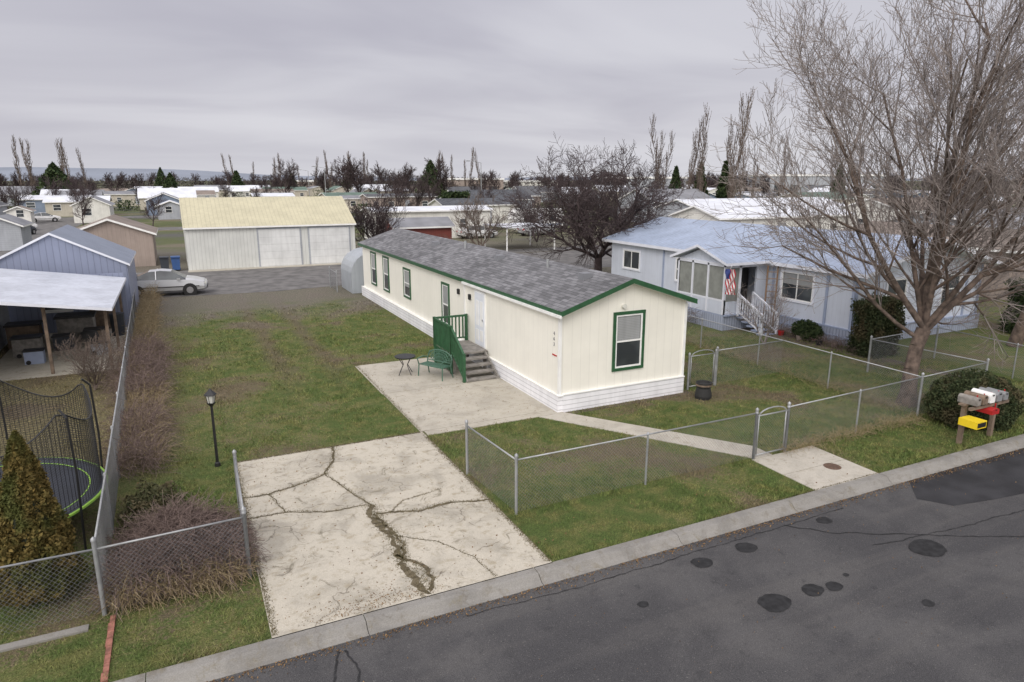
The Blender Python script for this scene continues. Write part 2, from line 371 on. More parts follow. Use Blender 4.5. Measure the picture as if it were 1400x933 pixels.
# ---------------------------------------------------------------- building helpers
def window(b,face,pos,a0,a1,z0,z1,trim=None,frame=m_white,glass=m_glass,rail='h',tw=.09,sgn=-1,blind=0):
    def bx(u0,u1,w0,w1,d0,d1,m):
        lo,hi=sorted((pos+sgn*d0,pos+sgn*d1))
        if face=='x': b.box(lo,hi,u0,u1,w0,w1,m)
        else: b.box(u0,u1,lo,hi,w0,w1,m)
    if trim:
        bx(a0-tw,a1+tw,z1,z1+tw,-.01,.05,trim);bx(a0-tw,a1+tw,z0-tw,z0,-.01,.05,trim)
        bx(a0-tw,a0,z0,z1,-.01,.047,trim);bx(a1,a1+tw,z0,z1,-.01,.047,trim)
    f=.05
    bx(a0,a1,z1-f,z1,-.01,.035,frame);bx(a0,a1,z0,z0+f,-.01,.035,frame)
    bx(a0,a0+f,z0+f,z1-f,-.01,.033,frame);bx(a1-f,a1,z0+f,z1-f,-.01,.033,frame)
    zm=(z0+z1)/2; am=(a0+a1)/2
    if rail=='h': bx(a0+f,a1-f,zm-.025,zm+.025,-.01,.03,frame)
    if rail=='v': bx(am-.025,am+.025,z0+f,z1-f,-.01,.03,frame)
    bx(a0+f,a1-f,z0+f,z1-f,-.01,.012,glass)
    if blind: bx(a0+f+.02,a1-f-.02,z1-f-(z1-z0)*blind,z1-f-.02,.008,.0145,m_blind)
def building(name,x0,x1,y0,y1,hw,rise,axis,oh,wm,rm,fm,th=.14,ohg=None,parent=None,soff=None):
    E=parent or empty(name); ohg=oh if ohg is None else ohg
    a0,a1,c0,c1=(x0,x1,y0,y1) if axis=='y' else (y0,y1,x0,x1)
    am=(a0+a1)/2; sl=rise/((a1-a0)/2)
    b=B(); b.prism([(a0,0),(a1,0),(a1,hw+.02),(am,hw+rise+.02),(a0,hw+.02)],c0,c1,axis,wm); b.make('walls',E)
    b=B(); zt=hw+th
    poly=[(a0-oh,zt-sl*oh),(am,zt+rise),(a1+oh,zt-sl*oh),(a1+oh,zt-th-sl*oh),(am,zt+rise-th),(a0-oh,zt-th-sl*oh)]
    b.prism(poly,c0-ohg,c1+ohg,axis,fm,{0:rm,1:rm,3:soff or m_white,4:soff or m_white}); b.make('roof',E)
    return E
# ---------------------------------------------------------------- subject mobile home
E=building('mobile_home',9.55,13.95,16.4,39.6,2.95,.72,'y',.2,m_cream,m_shing,m_green,.15,.28)
b=B()
b.box(9.46,9.55,16.4,23.5,.5,2.93,m_cream)
b.make('wall_front_section',E)
b=B(); b.box(9.40,9.56,16.36,39.62,0,.5,m_skirt); b.box(9.56,13.98,16.33,16.42,0,.52,m_skirt); b.box(13.94,14.0,16.42,39.6,0,.5,m_skirt)
b.box(9.385,9.57,16.31,39.63,.5,.53,m_white); b.box(9.57,14.0,16.315,16.44,.52,.55,m_white)
b.make('skirting',E)
b=B()
b.box(9.43,9.51,16.36,16.44,.53,2.9,m_white); b.box(13.9,13.98,16.36,16.44,.55,2.9,m_white)
b.box(9.44,9.47,16.44,23.5,2.83,2.95,m_white)
b.box(9.40,9.47,23.46,23.54,.53,2.9,m_white)
b.box(9.30,9.345,16.10,23.5,2.84,2.92,m_white)
b.make('corner_trim',E)
b=B()
window(b,'y',16.4,11.35,12.3,1.1,2.72,m_green,m_white,m_glass,'h',blind=.45)
window(b,'x',9.55,25.5,26.2,.85,2.45,m_green,blind=.5)
window(b,'x',9.55,30.6,31.5,1.2,2.45,m_green,blind=.6)
window(b,'x',9.55,34.2,35.1,1.0,2.65,m_green,blind=.5)
window(b,'x',9.55,36.7,37.6,1.0,2.65,m_green,blind=.5)
b.make('windows',E)
b=B(); b.box(9.425,9.462,21.6,22.55,.74,2.75,m_white); b.box(9.405,9.43,21.67,22.48,.78,2.68,m_door)
for z0,z1 in ((.95,1.35),(1.5,2.4)):
    for y0,y1 in ((21.77,22.02),(22.12,22.38)): b.box(9.397,9.407,y0,y1,z0,z1,m_white)
b.cyl((9.37,21.76,1.75),(9.41,21.76,1.75),.035,.035,10,m_chrome)
b.make('front_door',E)
b=B()
b.box(9.38,9.46,22.95,23.07,2.3,2.5,m_black)
b.box(9.48,9.55,24.3,24.45,2.3,2.5,m_black); b.cyl((11.6,16.31,2.98),(11.6,16.4,2.98),.07,.07,10,m_lampg)
b.make('porch_lights',E)
b=B()
for (x,y) in ((11.2,17.9),(11.1,24),(11.0,31)):
    zr=3.1+.327*(x-9.55); b.box(x-.16,x+.16,y-.16,y+.16,zr-.1,zr+.16,m_groof)
b.cyl((11.3,20.5,3.5),(11.3,20.5,3.95),.05,.05,10,m_galv); b.cyl((11.3,28,3.5),(11.3,28,3.98),.06,.06,10,m_galv)
b.make('roof_vents',E)
for txt,dz in (('4',2.25),('6',2.09),('3',1.93)):
    cu=bpy.data.curves.new('house_number_'+txt,'FONT'); cu.body=txt; cu.size=.15; cu.extrude=.005; cu.materials.append(m_groof)
    o=bpy.data.objects.new('house_number_'+txt,cu); scene.collection.objects.link(o); o.location=(9.452,16.75,dz); o.rotation_euler=(math.radians(90),0,math.radians(-90)); o.parent=E
b=B(); b.box(9.445,9.462,16.55,16.8,1.64,1.68,m_redp); b.make('name_plate',E)
b=B(); b.box(14.0,14.2,18.2,18.5,.9,1.5,m_galv); b.make('meter_box',E)
# stairs
def rail(b,p0,p1,zb0,zb1,h,m,sp=.13):
    (x0,y0),(x1,y1)=p0,p1; L=math.hypot(x1-x0,y1-y0)
    for t in (0,1):
        x=x0+(x1-x0)*t;y=y0+(y1-y0)*t;z=zb0+(zb1-zb0)*t; b.box(x-.045,x+.045,y-.045,y+.045,max(.016,z-.1),z+h+.05,m)
    for hh,w in ((h,.05),(.12,.035)):
        b.cyl((x0,y0,zb0+hh),(x1,y1,zb1+hh),w,w,4,m)
    k=int(L/sp)
    for i in range(1,k):
        t=i/k;x=x0+(x1-x0)*t;y=y0+(y1-y0)*t;z=zb0+(zb1-zb0)*t
        b.box(x-.022,x+.022,y-.022,y+.022,z+.1,z+h,m)
E=empty('porch_stairs')
b=B(); b.box(8.1,9.42,21.4,23.2,.68,.74,m_greywood)
for x in (8.13,9.3):
    for y in (21.45,23.1): b.box(x,x+.09,y,y+.09,.016,.68,m_greywood)
for i in range(4):
    y0=21.4-.28*(i+1); z=.74-.165*(i+1)
    b.box(8.15,9.36,y0,y0+.3,z-.05,z,m_greywood)
    b.box(8.2,9.3,y0+.25,y0+.275,z-.12,z-.05,m_black)
for x in (8.16,9.3): b.prism([(20.25,.02),(20.4,.02),(21.45,.62),(21.45,.72),(21.35,.72),(20.25,.1)],x,x+.04,'x',m_greywood)
b.make('steps',E)
b=B()
rail(b,(8.1,20.35),(8.1,21.45),0.0,.7,.95,m_green); rail(b,(8.1,21.5),(8.1,23.15),.0,.0,1.68,m_green)
rail(b,(8.1,23.2),(9.35,23.2),.74,.74,.95,m_green)
b.make('railing',E)
# bench + table
E=empty('garden_bench'); b=B()
m_bg=simple('bench_green',(.06,.13,.09),.5,0,.2,5)
W2=.55
for x in (-W2,W2):
    b.tube([(x,-.25,0),(x*.97,-.22,.42),(x,-.28,.62),(x,0,.66),(x,.2,.6)],.02,6,m_bg); b.tube([(x,.3,0),(x*.97,.2,.4),(x,.25,.6),(x*.9,.3,.8)],.02,6,m_bg)
for i in range(9): y=-.22+i*.052; b.box(-W2,W2,y,y+.038,.41,.43,m_bg)
arc=[(W2*math.cos(t),.27,.62+.28*math.sin(t)) for t in np.linspace(0,math.pi,15)]
b.tube(arc,.022,6,m_bg); b.tube([(-W2,.24,.5),(W2,.24,.5)],.018,6,m_bg)
for i in range(-6,7):
    x=i*.085; b.tube([(x*.6,.24,.5),(x,.27,.62+.28*math.sqrt(max(0,1-(x/W2)**2)))],.013,5,m_bg)
for r in (.18,.3,.42): b.tube([(r*math.cos(t),.262,.52+r*.8*math.sin(t)) for t in np.linspace(0,math.pi,12)],.013,5,m_bg)
b.make('frame',E); E.location=(7.45,21.4,.016); E.rotation_euler[2]=math.radians(-62)
b=B(); b.lathe([(0,.62),(.34,.62),(.36,.635),(.36,.66),(0,.665)],6.65,22.2,22,m_black)
for k in range(4):
    t=k*math.pi/2+.4; c_,s_=math.cos(t),math.sin(t)
    b.tube([(6.65+.28*c_,22.2+.28*s_,.62),(6.65+.1*c_,22.2+.1*s_,.35),(6.65+.3*c_,22.2+.3*s_,.016)],.014,5,m_black)
b.make('patio_table')
b=B(); b.lathe([(0,0),(.24,0),(.26,.1),(.21,.35),(.24,.4),(.24,.52),(.2,.52),(.18,.45),(0,.45)],14.15,15.6,18,m_rub); b.lathe([(.245,.42),(.25,.42),(.25,.47),(.245,.47)],14.15,15.6,18,m_wood); b.make('plant_pot')
b=B(); b.cyl((.3,16.6,0),(.3,16.6,1.5),.035,.028,10,m_black); b.lathe([(.07,0),(.06,.08),(.035,.1)],.3,16.6,10,m_black)
b.lathe([(.03,1.48),(.06,1.52),(.10,1.56),(.10,1.57)],.3,16.6,6,m_black); b.lathe([(.07,1.57),(.1,1.76)],.3,16.6,6,m_lampg)
b.lathe([(.14,1.76),(.13,1.78),(.05,1.86),(.02,1.9),(0,1.92)],.3,16.6,6,m_black)
for k in range(6):
    t=k*math.pi/3; b.cyl((.3+.075*math.cos(t),16.6+.075*math.sin(t),1.57),(.3+.105*math.cos(t),16.6+.105*math.sin(t),1.76),.008,.008,4,m_black)
b.make('yard_lamp_post')
# ---------------------------------------------------------------- chain link fences
def fence(name,p0,p1,h=1.2,sp=2.9,gate=False,ends=(1,1)):
    x0,y0=p0;x1,y1=p1;L=math.hypot(x1-x0,y1-y0);ux,uy=(x1-x0)/L,(y1-y0)/L
    E=empty(name); b=B()
    k=max(1,round(L/sp))
    for i in range(k+1):
        if (i==0 and not ends[0]) or (i==k and not ends[1]): continue
        big=i in(0,k); r=.034 if big else .024; t=L*i/k; x=x0+ux*t;y=y0+uy*t
        hh=h+(.08 if big else -.0); lx,ly=(R.uniform(-.02,.02),R.uniform(-.02,.02)) if not big else (0,0)
        b.cyl((x,y,-.05),(x+lx,y+ly,hh),r,r,8,m_galv,False); b.lathe([(r+.008,hh-.03),(r+.006,hh+.01),(0,hh+.045)],x+lx,y+ly,8,m_galv)
    b.cyl((x0,y0,h-.02),(x1,y1,h-.02),.018,.018,6,m_galv)
    if gate:
        b.cyl((x0,y0,.1),(x1,y1,.1),.017,.017,6,m_galv)
        b.cyl((x0+ux*.08,y0+uy*.08,.1),(x0+ux*.08,y0+uy*.08,h),.017,.017,6,m_galv); b.cyl((x1-ux*.08,y1-uy*.08,.1),(x1-ux*.08,y1-uy*.08,h),.017,.017,6,m_galv)
    b.make('posts_and_rail',E,True)
    segs=[]; z0=.05; hm=h-.05; s_=-hm; st=.078
    while s_<L:
        for sg in (1,-1):
            a,c=s_,s_+hm; a2,c2=max(a,0),min(c,L)
            if c2-a2>.01:
                kk=max(1,int((c2-a2)/.17)); o=.003*sg
                for q in range(kk):
                    u0=a2+(c2-a2)*q/kk; u1=a2+(c2-a2)*(q+1)/kk
                    za,zc=(z0+(u0-s_),z0+(u1-s_)) if sg>0 else (z0+hm-(u0-s_),z0+hm-(u1-s_))
                    segs.append((x0+ux*u0-uy*o,y0+uy*u0+ux*o,za,x0+ux*u1-uy*o,y0+uy*u1+ux*o,zc,.0021,.0021))
        s_+=st
    segmesh('wire_mesh',segs,3,m_wire,E)
    return E
fence('chain_link_fence',(5.6,11.35),(12.0,11.35))
fence('chain_link_fence',(13.05,11.35),(18.5,11.6))
fence('chain_link_fence',(5.6,11.35),(5.45,13.6),ends=(0,1))
fence('chain_link_fence',(18.5,11.6),(18.5,39.0),ends=(0,1))
fence('chain_link_fence',(15.45,16.5),(18.5,16.6),ends=(1,0))
fence('chain_link_fence',(18.5,11.6),(21.8,11.75),ends=(0,1))
fence('chain_link_fence',(21.8,11.75),(21.4,15.4),ends=(0,1))
fence('chain_link_fence',(21.4,15.4),(25.4,15.6),ends=(0,1))
fence('chain_link_fence',(25.4,15.6),(24.9,9.8),ends=(0,1))
fence('chain_link_fence',(-1.62,11.2),(-2.4,45.0),1.22)
fence('chain_link_fence',(-9.0,11.3),(-1.62,11.2),1.15,ends=(1,0))
fence('chain_link_fence',(-1.62,11.2),(.52,11.3),1.15,ends=(0,1))
fence('chain_link_gate',(.52,11.3),(.58,14.0),1.2,gate=True,sp=9)
fence('chain_link_fence',(8.3,41.2),(8.3,43.3),1.2)
def archgate(name,x0,x1,y):
    E=fence(name,(x0,y),(x1,y),1.12,gate=True,sp=9)
    b=B(); b.tube([(x0+.08+(x1-x0-.16)*(.5-.5*math.cos(t)),y,1.1+.16*math.sin(t)) for t in np.linspace(0,math.pi,9)],.017,6,m_galv); b.make('arch',E)
archgate('garden_gate',12.0,13.05,11.35); archgate('garden_gate',14.3,15.4,16.5)
# ---------------------------------------------------------------- left neighbour
E=empty('carport'); b=B()
P=[(-2.3,26.8,2.3),(-2.3,35.2,2.3),(-9.5,35.2,3.35),(-9.5,26.8,3.35)]
b.solid([(x,y,z) for x,y,z in P]+[(x,y,z-.1) for x,y,z in P],[(0,1,2,3)],m_cproof)
b.solid([(x,y,z) for x,y,z in P]+[(x,y,z-.1) for x,y,z in P],[(7,6,5,4),(0,4,5,1),(1,5,6,2),(2,6,7,3),(3,7,4,0)],m_bluew)
b.make('roof',E); b=B()
for x,y in ((-4.4,27.6),(-2.6,27.6),(-2.6,31),(-2.6,34.6),(-8.2,27.6)):
    z=2.2+(-2.3-x)*.146; b.box(x-.05,x+.05,y-.05,y+.05,0,z,m_wood)
b.make('posts',E)
E=building('blue_gable_shed',-7.9,-2.25,36.0,42.0,2.8,1.45,'y',.12,m_shedb,m_shedr,m_bluew,.1)
E=building('neighbour_mobile_home',-14.5,-6.8,20,35.0,2.5,.6,'y',.2,m_gsid,m_groof,m_white)
b=B(); window(b,'x',-6.8,29.5,30.5,1.0,2.1,m_white,sgn=1); window(b,'x',-6.8,24.5,25.8,1.0,2.1,m_white,sgn=1); b.make('windows',E)
b=B(); b.box(-6.8,-2.4,35.3,35.42,0,2.5,m_shedb); window(b,'y',35.3,-5.6,-4.6,1.0,2.1,m_white); b.box(-3.9,-3.0,35.25,35.3,0,2.05,m_wood); b.make('carport_wall')
def clutter(x,y,s,m):
    b=B(); b.box(x-s*.5,x+s*.5,y-s*.35,y+s*.35,.012,s*.8,m); b.box(x-s*.55,x+s*.55,y-s*.4,y+s*.4,s*.8,s*.87,m_black); 
    b.cyl((x-s*.3,y-s*.4,.09),(x-s*.3,y+s*.4,.09),.08,.08,10,m_rub); return b
for x,y,s,m in ((-5.6,31,.9,m_greywood),(-4.5,31.6,.7,m_tpad),(-3.4,32,.8,m_wood),(-5.2,29.6,.6,m_bluet),(-3.2,30.2,.55,m_gsid),(-6.0,33,1.1,m_wood),(-4.2,33.2,1.3,m_greywood)):
    clutter(x,y,s,m).make('storage_bin')
b=B(); b.lathe([(.25,.012),(.28,.9),(.3,.92),(.3,.97),(0,1.0)],-2.75,33.6,14,m_tpad); b.make('trash_can')
for x,m in ((-.35,m_bluebin),(-1.1,m_tpad)):
    b=B(); b.prism([(x-.25,.1),(x+.25,.1),(x+.3,1.0),(x-.3,1.0)],56.2,56.8,'y',m); b.box(x-.32,x+.32,56.1,56.85,1.0,1.08,m); b.cyl((x-.28,56.75,.1),(x+.28,56.75,.1),.1,.1,10,m_rub); b.make('wheelie_bin')
b=B(); b.lathe([(.02,.55),(.28,.7),(.32,.85),(.28,1.0),(.1,1.08),(0,1.09)],-3.4,29.6,14,m_rub)
for k in range(3): b.cyl((-3.4+.2*math.cos(k*2.1),29.6+.2*math.sin(k*2.1),.65),(-3.4+.35*math.cos(k*2.1),29.6+.35*math.sin(k*2.1),.012),.015,.015,5,m_black)
b.make('kettle_grill')
# trampoline
E=empty('trampoline'); cx,cy,r=-3.85,14.75,2.1; A0=.45
b=B(); b.lathe([(0,.78),(r-.3,.78)],cx,cy,48,m_mat); b.make('mat',E)
b=B(); b.lathe([(r-.3,.785),(r-.05,.80),(r,.79),(r,.74),(r-.3,.76)],cx,cy,48,m_tpad); b.lathe([(r-.03,.803),(r+.012,.80),(r+.015,.765),(r+.003,.765)],cx,cy,48,m_lime); b.make('pad',E)
b=B(); b.lathe([(r-.31,.788),(r-.285,.79)],cx,cy,48,m_lime)
for k in range(6):
    t=k*math.pi/3+A0; c_,s_=math.cos(t),math.sin(t)
    b.tube([(cx+(r+.02)*c_,cy+(r+.02)*s_,0),(cx+(r+.08)*c_,cy+(r+.08)*s_,1.5),(cx+(r+.05)*c_,cy+(r+.05)*s_,2.55),(cx+(r-.08)*c_,cy+(r-.08)*s_,2.7)],.022,6,m_black)
b.make('frame',E)
segs=[]; nn=150
def netz(t): k=(t-A0)/(math.pi/3); f=k-math.floor(k); return 2.65-.45*math.sin(math.pi*f)
for i in range(nn):
    t=2*math.pi*i/nn; rr=r-.1
    for q in range(8):
        z0=.8+(netz(t)-.8)*q/8; z1=.8+(netz(t)-.8)*(q+1)/8
        segs.append((cx+rr*math.cos(t),cy+rr*math.sin(t),z0,cx+rr*math.cos(t),cy+rr*math.sin(t),z1,.005,.005))
for j in range(40):
    fz=j/39
    for i in range(60):
        t=2*math.pi*i/60;t2=2*math.pi*(i+1)/60; rr=r-.1
        z=.8+(netz(t)-.8)*fz; z2=.8+(netz(t2)-.8)*fz; w=.018 if j==39 else .005
        segs.append((cx+rr*math.cos(t),cy+rr*math.sin(t),z,cx+rr*math.cos(t2),cy+rr*math.sin(t2),z2,w,w))
segmesh('safety_net',segs,3,m_black,E)
# ---------------------------------------------------------------- garage
E=building('garage',.45,12.95,56.0,65.0,3.15,1.95,'x',.25,m_garw,m_garr,m_white,.12,.1)
b=B()
for x0,x1 in ((5.55,8.6),(9.35,12.45)):
    b.box(x0-.12,x1+.12,55.95,56.02,0,3.0,m_gsid); b.box(x0,x1,55.92,55.96,.02,2.88,m_gard)
b.make('garage_doors',E)
b=B(); b.box(.4,13.0,55.0,56.0,-.05,.03,m_patio); b.make('apron',E)
E=empty('metal_shed'); b=B()
poly=[(9.0+1.5+1.5*math.cos(t),1.2+1.25*math.sin(t)) for t in np.linspace(0,math.pi,13)]+[(9.0,0),(12.0,0)]
b.prism(poly,40.3,43.2,'y',siding('shed_metal',(.36,.39,.42),.2,'y',.1,.75,.4)); b.make('shell',E)
# ---------------------------------------------------------------- right neighbour house
E=building('blue_manufactured_home',24.1,32.4,18.3,35.5,2.95,1.15,'y',.3,m_blueh,m_bluer,m_bluew,.16,.7)
b=B(); b.box(24.02,24.12,18.22,22.7,0,.62,m_lat); b.box(24.12,32.5,18.2,18.32,0,.62,m_lat); b.box(24.02,24.12,26,35.5,0,.62,m_lat)
for z in (.62,.3): b.box(24.0,24.1,18.21,22.7,z,z+.06,m_bluet); b.box(24.1,32.5,18.18,18.3,z,z+.06,m_bluet)
b.make('skirting',E)
b=B()
window(b,'x',24.1,20.3,22.0,1.45,2.65,m_bluew,m_white,m_glass,'v',blind=.4)
window(b,'x',24.1,28.3,29.3,1.3,2.5,m_bluew); window(b,'x',24.1,32.6,34.2,1.45,2.5,m_bluew,m_white,m_glass,'v')
window(b,'y',18.3,26.0,27.2,1.3,2.6,m_bluew); window(b,'y',18.3,29.6,30.8,1.3,2.6,m_bluew)
b.make('windows',E)
b=B()
for y in (18.34,19.6,22.5,27,30.4): b.box(24.06,24.1,y-.06,y+.06,.68,2.9,m_bluet)
for x in (24.2,25.4,28.2,31.3,32.3): b.box(x-.06,x+.06,18.26,18.3,.68,2.95,m_bluet)
b.make('trim_battens',E)
m_scr=simple('porch_screen',(.24,.25,.23),.35)
b=B(); b.box(21.5,24.1,22.8,26.0,0,.66,m_lat); b.box(21.5,24.1,22.7,26.05,.66,.72,m_bluet)
b.box(21.5,21.6,22.8,26.0,.72,1.3,m_blueh)
for y in (22.8,23.85,24.9,25.9): b.box(21.48,21.6,y,y+.1,.72,2.95,m_bluew)
b.box(21.49,21.6,22.8,26,1.3,1.38,m_bluew); b.box(21.53,21.56,22.9,25.9,1.38,2.85,m_scr); b.box(21.48,21.6,22.8,26,2.85,3.0,m_bluew)
b.box(21.6,22.3,22.82,22.85,.72,2.85,m_scr); b.box(21.6,22.3,22.80,22.86,.72,1.3,m_blueh); b.box(22.3,22.42,22.78,22.88,.72,2.9,m_bluew)
b.box(23.35,24.1,22.8,22.9,.72,2.9,m_blueh); b.box(21.5,24.1,22.78,22.9,2.8,3.0,m_bluew); b.box(22.42,23.35,23.3,23.4,.72,2.85,m_black)  # black panel inside the doorway paints the dark of the opening
b.box(21.5,24.1,25.9,26.0,.72,2.9,m_blueh)
b.make('porch_walls',E)
b=B(); zt=3.12; b.prism([(22.45,zt-.05),(24.4,zt+.62),(26.3,zt-.05),(26.3,zt-.17),(24.4,zt+.5),(22.45,zt-.17)],21.2,26.2,'x',m_bluew,{0:m_bluerx,1:m_bluerx}); 
b.prism([(22.8,2.98),(24.4,3.55),(25.95,2.98)],21.52,24.1,'x',m_blueh); b.make('porch_roof',E)
b=B()
for i in range(5):
    z=.72-.14*(i+1); y=22.75-.3*(i+1); b.box(22.3,23.1,y,y+.32,z-.05,z,m_bluet)
for x in (22.26,23.14): 
    rail(b,(x,21.2),(x,22.7),0.0,.72,.9,m_bluew,.14)
b.make('porch_steps',E)
E=empty('flag'); b=B(); b.cyl((21.5,22.78,2.3),(21.15,22.1,3.0),.018,.014,6,m_white); b.make('pole',E)
b=B(); m_fr=simple('flag_red',(.40,.03,.04),.7);m_fw=simple('flag_white',(.70,.70,.70),.7);m_fb=simple('flag_blue',(.03,.05,.2),.7)
def fa(i,j): return (21.05+i*.033+j*.008,22.35-i*.03+.04*math.sin(j*1.1+i*.9),2.85-j*.085)
for i in range(9):
    for j in range(13):
        b.face([fa(i,j),fa(i+1,j),fa(i+1,j+1),fa(i,j+1)],m_fb if (j<5 and i<4) else (m_fr if i%2==0 else m_fw))
b.make('cloth',E)
E=empty('ladder'); b=B()
def lp(o,t): return (23.38+.30*o+.36*t,22.22-.30*o+.33*t,2.85*t)
for o in (0,1): b.cyl(lp(o,0),lp(o,1),.036,.036,4,m_ladder)
for i in range(1,10): b.cyl(lp(0,i/10),lp(1,i/10),.022,.022,4,m_ladder)
b.make('frame',E)
for k in range(6):
    b=B(); b.lathe([(.10,0),(.14,.18),(.15,.2),(.12,.2)],23.5-(k%2)*.3,18.5+.5*k,10,[m_tan,m_rub,m_redp][k%3]); b.make('flower_pot')
# ---------------------------------------------------------------- mailboxes
E=empty('mailbox_cluster'); b=B()
b.box(17.45,17.55,9.75,9.85,0,1.05,m_wood); b.box(18.75,18.85,9.75,9.85,0,1.05,m_wood); b.box(17.35,18.95,9.72,9.88,1.05,1.1,m_wood); b.box(17.35,18.95,9.55,9.62,.98,1.05,m_wood)
b.make('stand',E)
def mbox(b,x,z,m,w=.17,l=.48,h=.21,y=9.5):
    poly=[(x-w/2,z),(x+w/2,z),(x+w/2,z+h*.6)]+[(x+w/2*math.cos(t),z+h*.6+h*.4*math.sin(t)) for t in np.linspace(.2,math.pi-.2,7)]+[(x-w/2,z+h*.6)]
    b.prism(poly,y,y+l,'y',m); b.box(x+w/2,x+w/2+.01,y+.1,y+.13,z+.08,z+.24,m_redp); b.box(x-.03,x+.03,y-.015,y,z+h*.7,z+h*.82,m_black)
b=B(); mbox(b,17.55,1.1,m_greywood); mbox(b,17.82,1.1,m_wood,.2,.5,.24); mbox(b,18.12,1.1,m_white,.2,.5,.26); mbox(b,18.42,1.1,m_galv,.2,.5,.25); mbox(b,18.7,1.1,m_galv)
mbox(b,18.15,.82,m_redp,.3,.45,.16,9.4); b.box(17.15,17.55,9.25,9.7,.62,.8,m_yel); b.box(17.18,17.52,9.245,9.25,.65,.77,m_black)
b.make('boxes',E)
# ---------------------------------------------------------------- cars
def car(name,x,y,rot,paint):
    E=empty(name); b=B()
    st=[(-2.30,.70,.42,.80,.84,.58),(-2.22,.80,.30,.95,1.0,.66),(-1.75,.87,.22,1.0,1.06,.70),(-1.45,.88,.22,1.0,1.12,.68),(-.75,.89,.22,.99,1.42,.56),(-.1,.89,.22,.97,1.47,.58),(.45,.89,.22,.95,1.41,.58),(1.2,.88,.22,.93,1.0,.70),(1.7,.86,.22,.88,.92,.68),(2.15,.80,.26,.76,.80,.62),(2.3,.66,.38,.62,.66,.5)]
    rings=[]
    for (X,w,zb,zbelt,zt,tw) in st:
        half=[(w*.8,zb),(w*.97,zb+.1),(w,(zb+zbelt)/2),(w*.96,zbelt),(tw,zt)]
        rings.append([(X,a,z) for a,z in half]+[(X,-a,z) for a,z in half[::-1]])
    n=10
    for i in range(len(rings)-1):
        for k in range(n):
            m=paint; cab=3<=i<=6
            if k in (3,5) and cab: m=m_glass
            if k==4 and i in (3,6): m=m_glass
            a,c=rings[i],rings[i+1]; b.face([a[k],a[(k+1)%n],c[(k+1)%n],c[k]],m)
    b.face(rings[0],paint); b.face(rings[-1],paint)
    b.make('body',E)
    b=B()
    for sx in (-1.38,1.38):
        for sy in (-1,1):
            y0=sy*.70; b.cyl((sx,y0,.32),(sx,sy*.895,.32),.39,.39,20,m_rub); b.cyl((sx,y0,.32),(sx,sy*.905,.32),.32,.32,20,m_rub); b.cyl((sx,y0,.32),(sx,sy*.915,.32),.2,.19,12,m_chrome)
    for sy in (-1,1):
        b.cyl((-.35,sy*.87,.98),(-.35,sy*.585,1.46),.03,.03,4,paint)
        b.box(-2.0,1.9,min(sy*.885,sy*.9),max(sy*.885,sy*.9),.52,.56,m_rub); 
        b.box(.75,.92,min(sy*.88,sy*1.0),max(sy*.88,sy*1.0),.92,1.04,paint)
        b.box(2.1,2.27,min(sy*.45,sy*.74),max(sy*.45,sy*.74),.62,.73,m_lampg); b.box(-2.31,-2.2,min(sy*.45,sy*.76),max(sy*.45,sy*.76),.72,.88,m_redp)
    b.box(-2.33,-2.2,-.7,.7,.3,.42,m_rub); b.box(2.2,2.32,-.5,.5,.35,.5,m_rub)
    b.make('wheels_and_trim',E); E.location=(x,y,.004); E.rotation_euler[2]=rot
car('parked_car',-1.0,44.8,math.radians(-4),m_silver)
m_cw=simple('car_white',(.7,.7,.7),.3,.1,.03); m_cr=simple('car_red',(.25,.03,.03),.3,.2,.03); m_cd=simple('car_dark',(.05,.06,.08),.3,.3,.03)
for (F,Lx,rt,pm) in ((92,-66,.3,m_cw),(84,-60,1.2,m_cd),(111,-75,.2,m_cw),(80,-4,0,m_cw),(84,3,.1,m_silver),(185,-36,0,m_silver),(190,-20,0,m_cd),(200,-28,.2,m_cw),(130,20,.1,m_cd),(140,-62,.5,m_cw),(150,-76,.2,m_cr),(118,-50,.4,m_silver),(104,-8,.1,m_cd),(110,6,.1,m_cw),(135,0,.3,m_silver)):
    x,y=FL(F,Lx); car('parked_car',x,y,rt,pm)
# ---------------------------------------------------------------- background buildings
def bg(name,x0,x1,y0,y1,h,rise,axis,wm,rm,wins=True):
    E=building(name,x0,x1,y0,y1,h,rise,axis,.3,wm,rm,m_white,.15)
    if wins:
        b=B(); x=x0+1.2; k=0
        while x<x1-1.5:
            if k%4==2: b.box(x,x+.95,y0-.05,y0+.01,.4,2.45,m_gsid)
            else: window(b,'y',y0,x,x+rr.uniform(.8,1.6),1.1,2.2,None,m_white)
            x+=rr.uniform(2.4,4.2); k+=1
        y=y0+1
        while y<y1-1.6: window(b,'x',x0,y,y+1,1.1,2.2,None,m_white); y+=rr.uniform(2.5,4)
        b.make('windows',E)
    return E
rr=random.Random(44)
bg('tan_shed',-7.6,-1.8,60.5,67,2.5,1.1,'y',m_tan,m_broof,False)
bg('grey_shed',-17,-13.5,80,85,2.3,.8,'y',m_gsid,m_groof,False)
bg('white_manufactured_home',19.5,33.5,75,79.5,3.1,.35,'x',m_wsid,m_wroof)
bg('red_shed',18.8,24.6,64.5,68,2.1,.7,'x',m_red,m_groof,False)
bg('grey_manufactured_home',46,61,117,126,3.0,1.6,'x',m_gsid,m_darksh)
bg('white_manufactured_home',34,46,92,98,3.0,.8,'x',m_wsid,m_darksh)
bg('blue_grey_house',66,78,86,96,3.2,1.8,'x',m_gsid,m_groof)
bg('white_roof_home',46,64,50,57,3.0,1.0,'x',m_wsid,m_wroof)
bg('white_roof_home',54,78,62,70,3.2,1.0,'x',m_gsid,m_wroof)
bg('tan_roof_home',72,92,50,58,3.2,1.2,'x',m_wsid,m_broof)
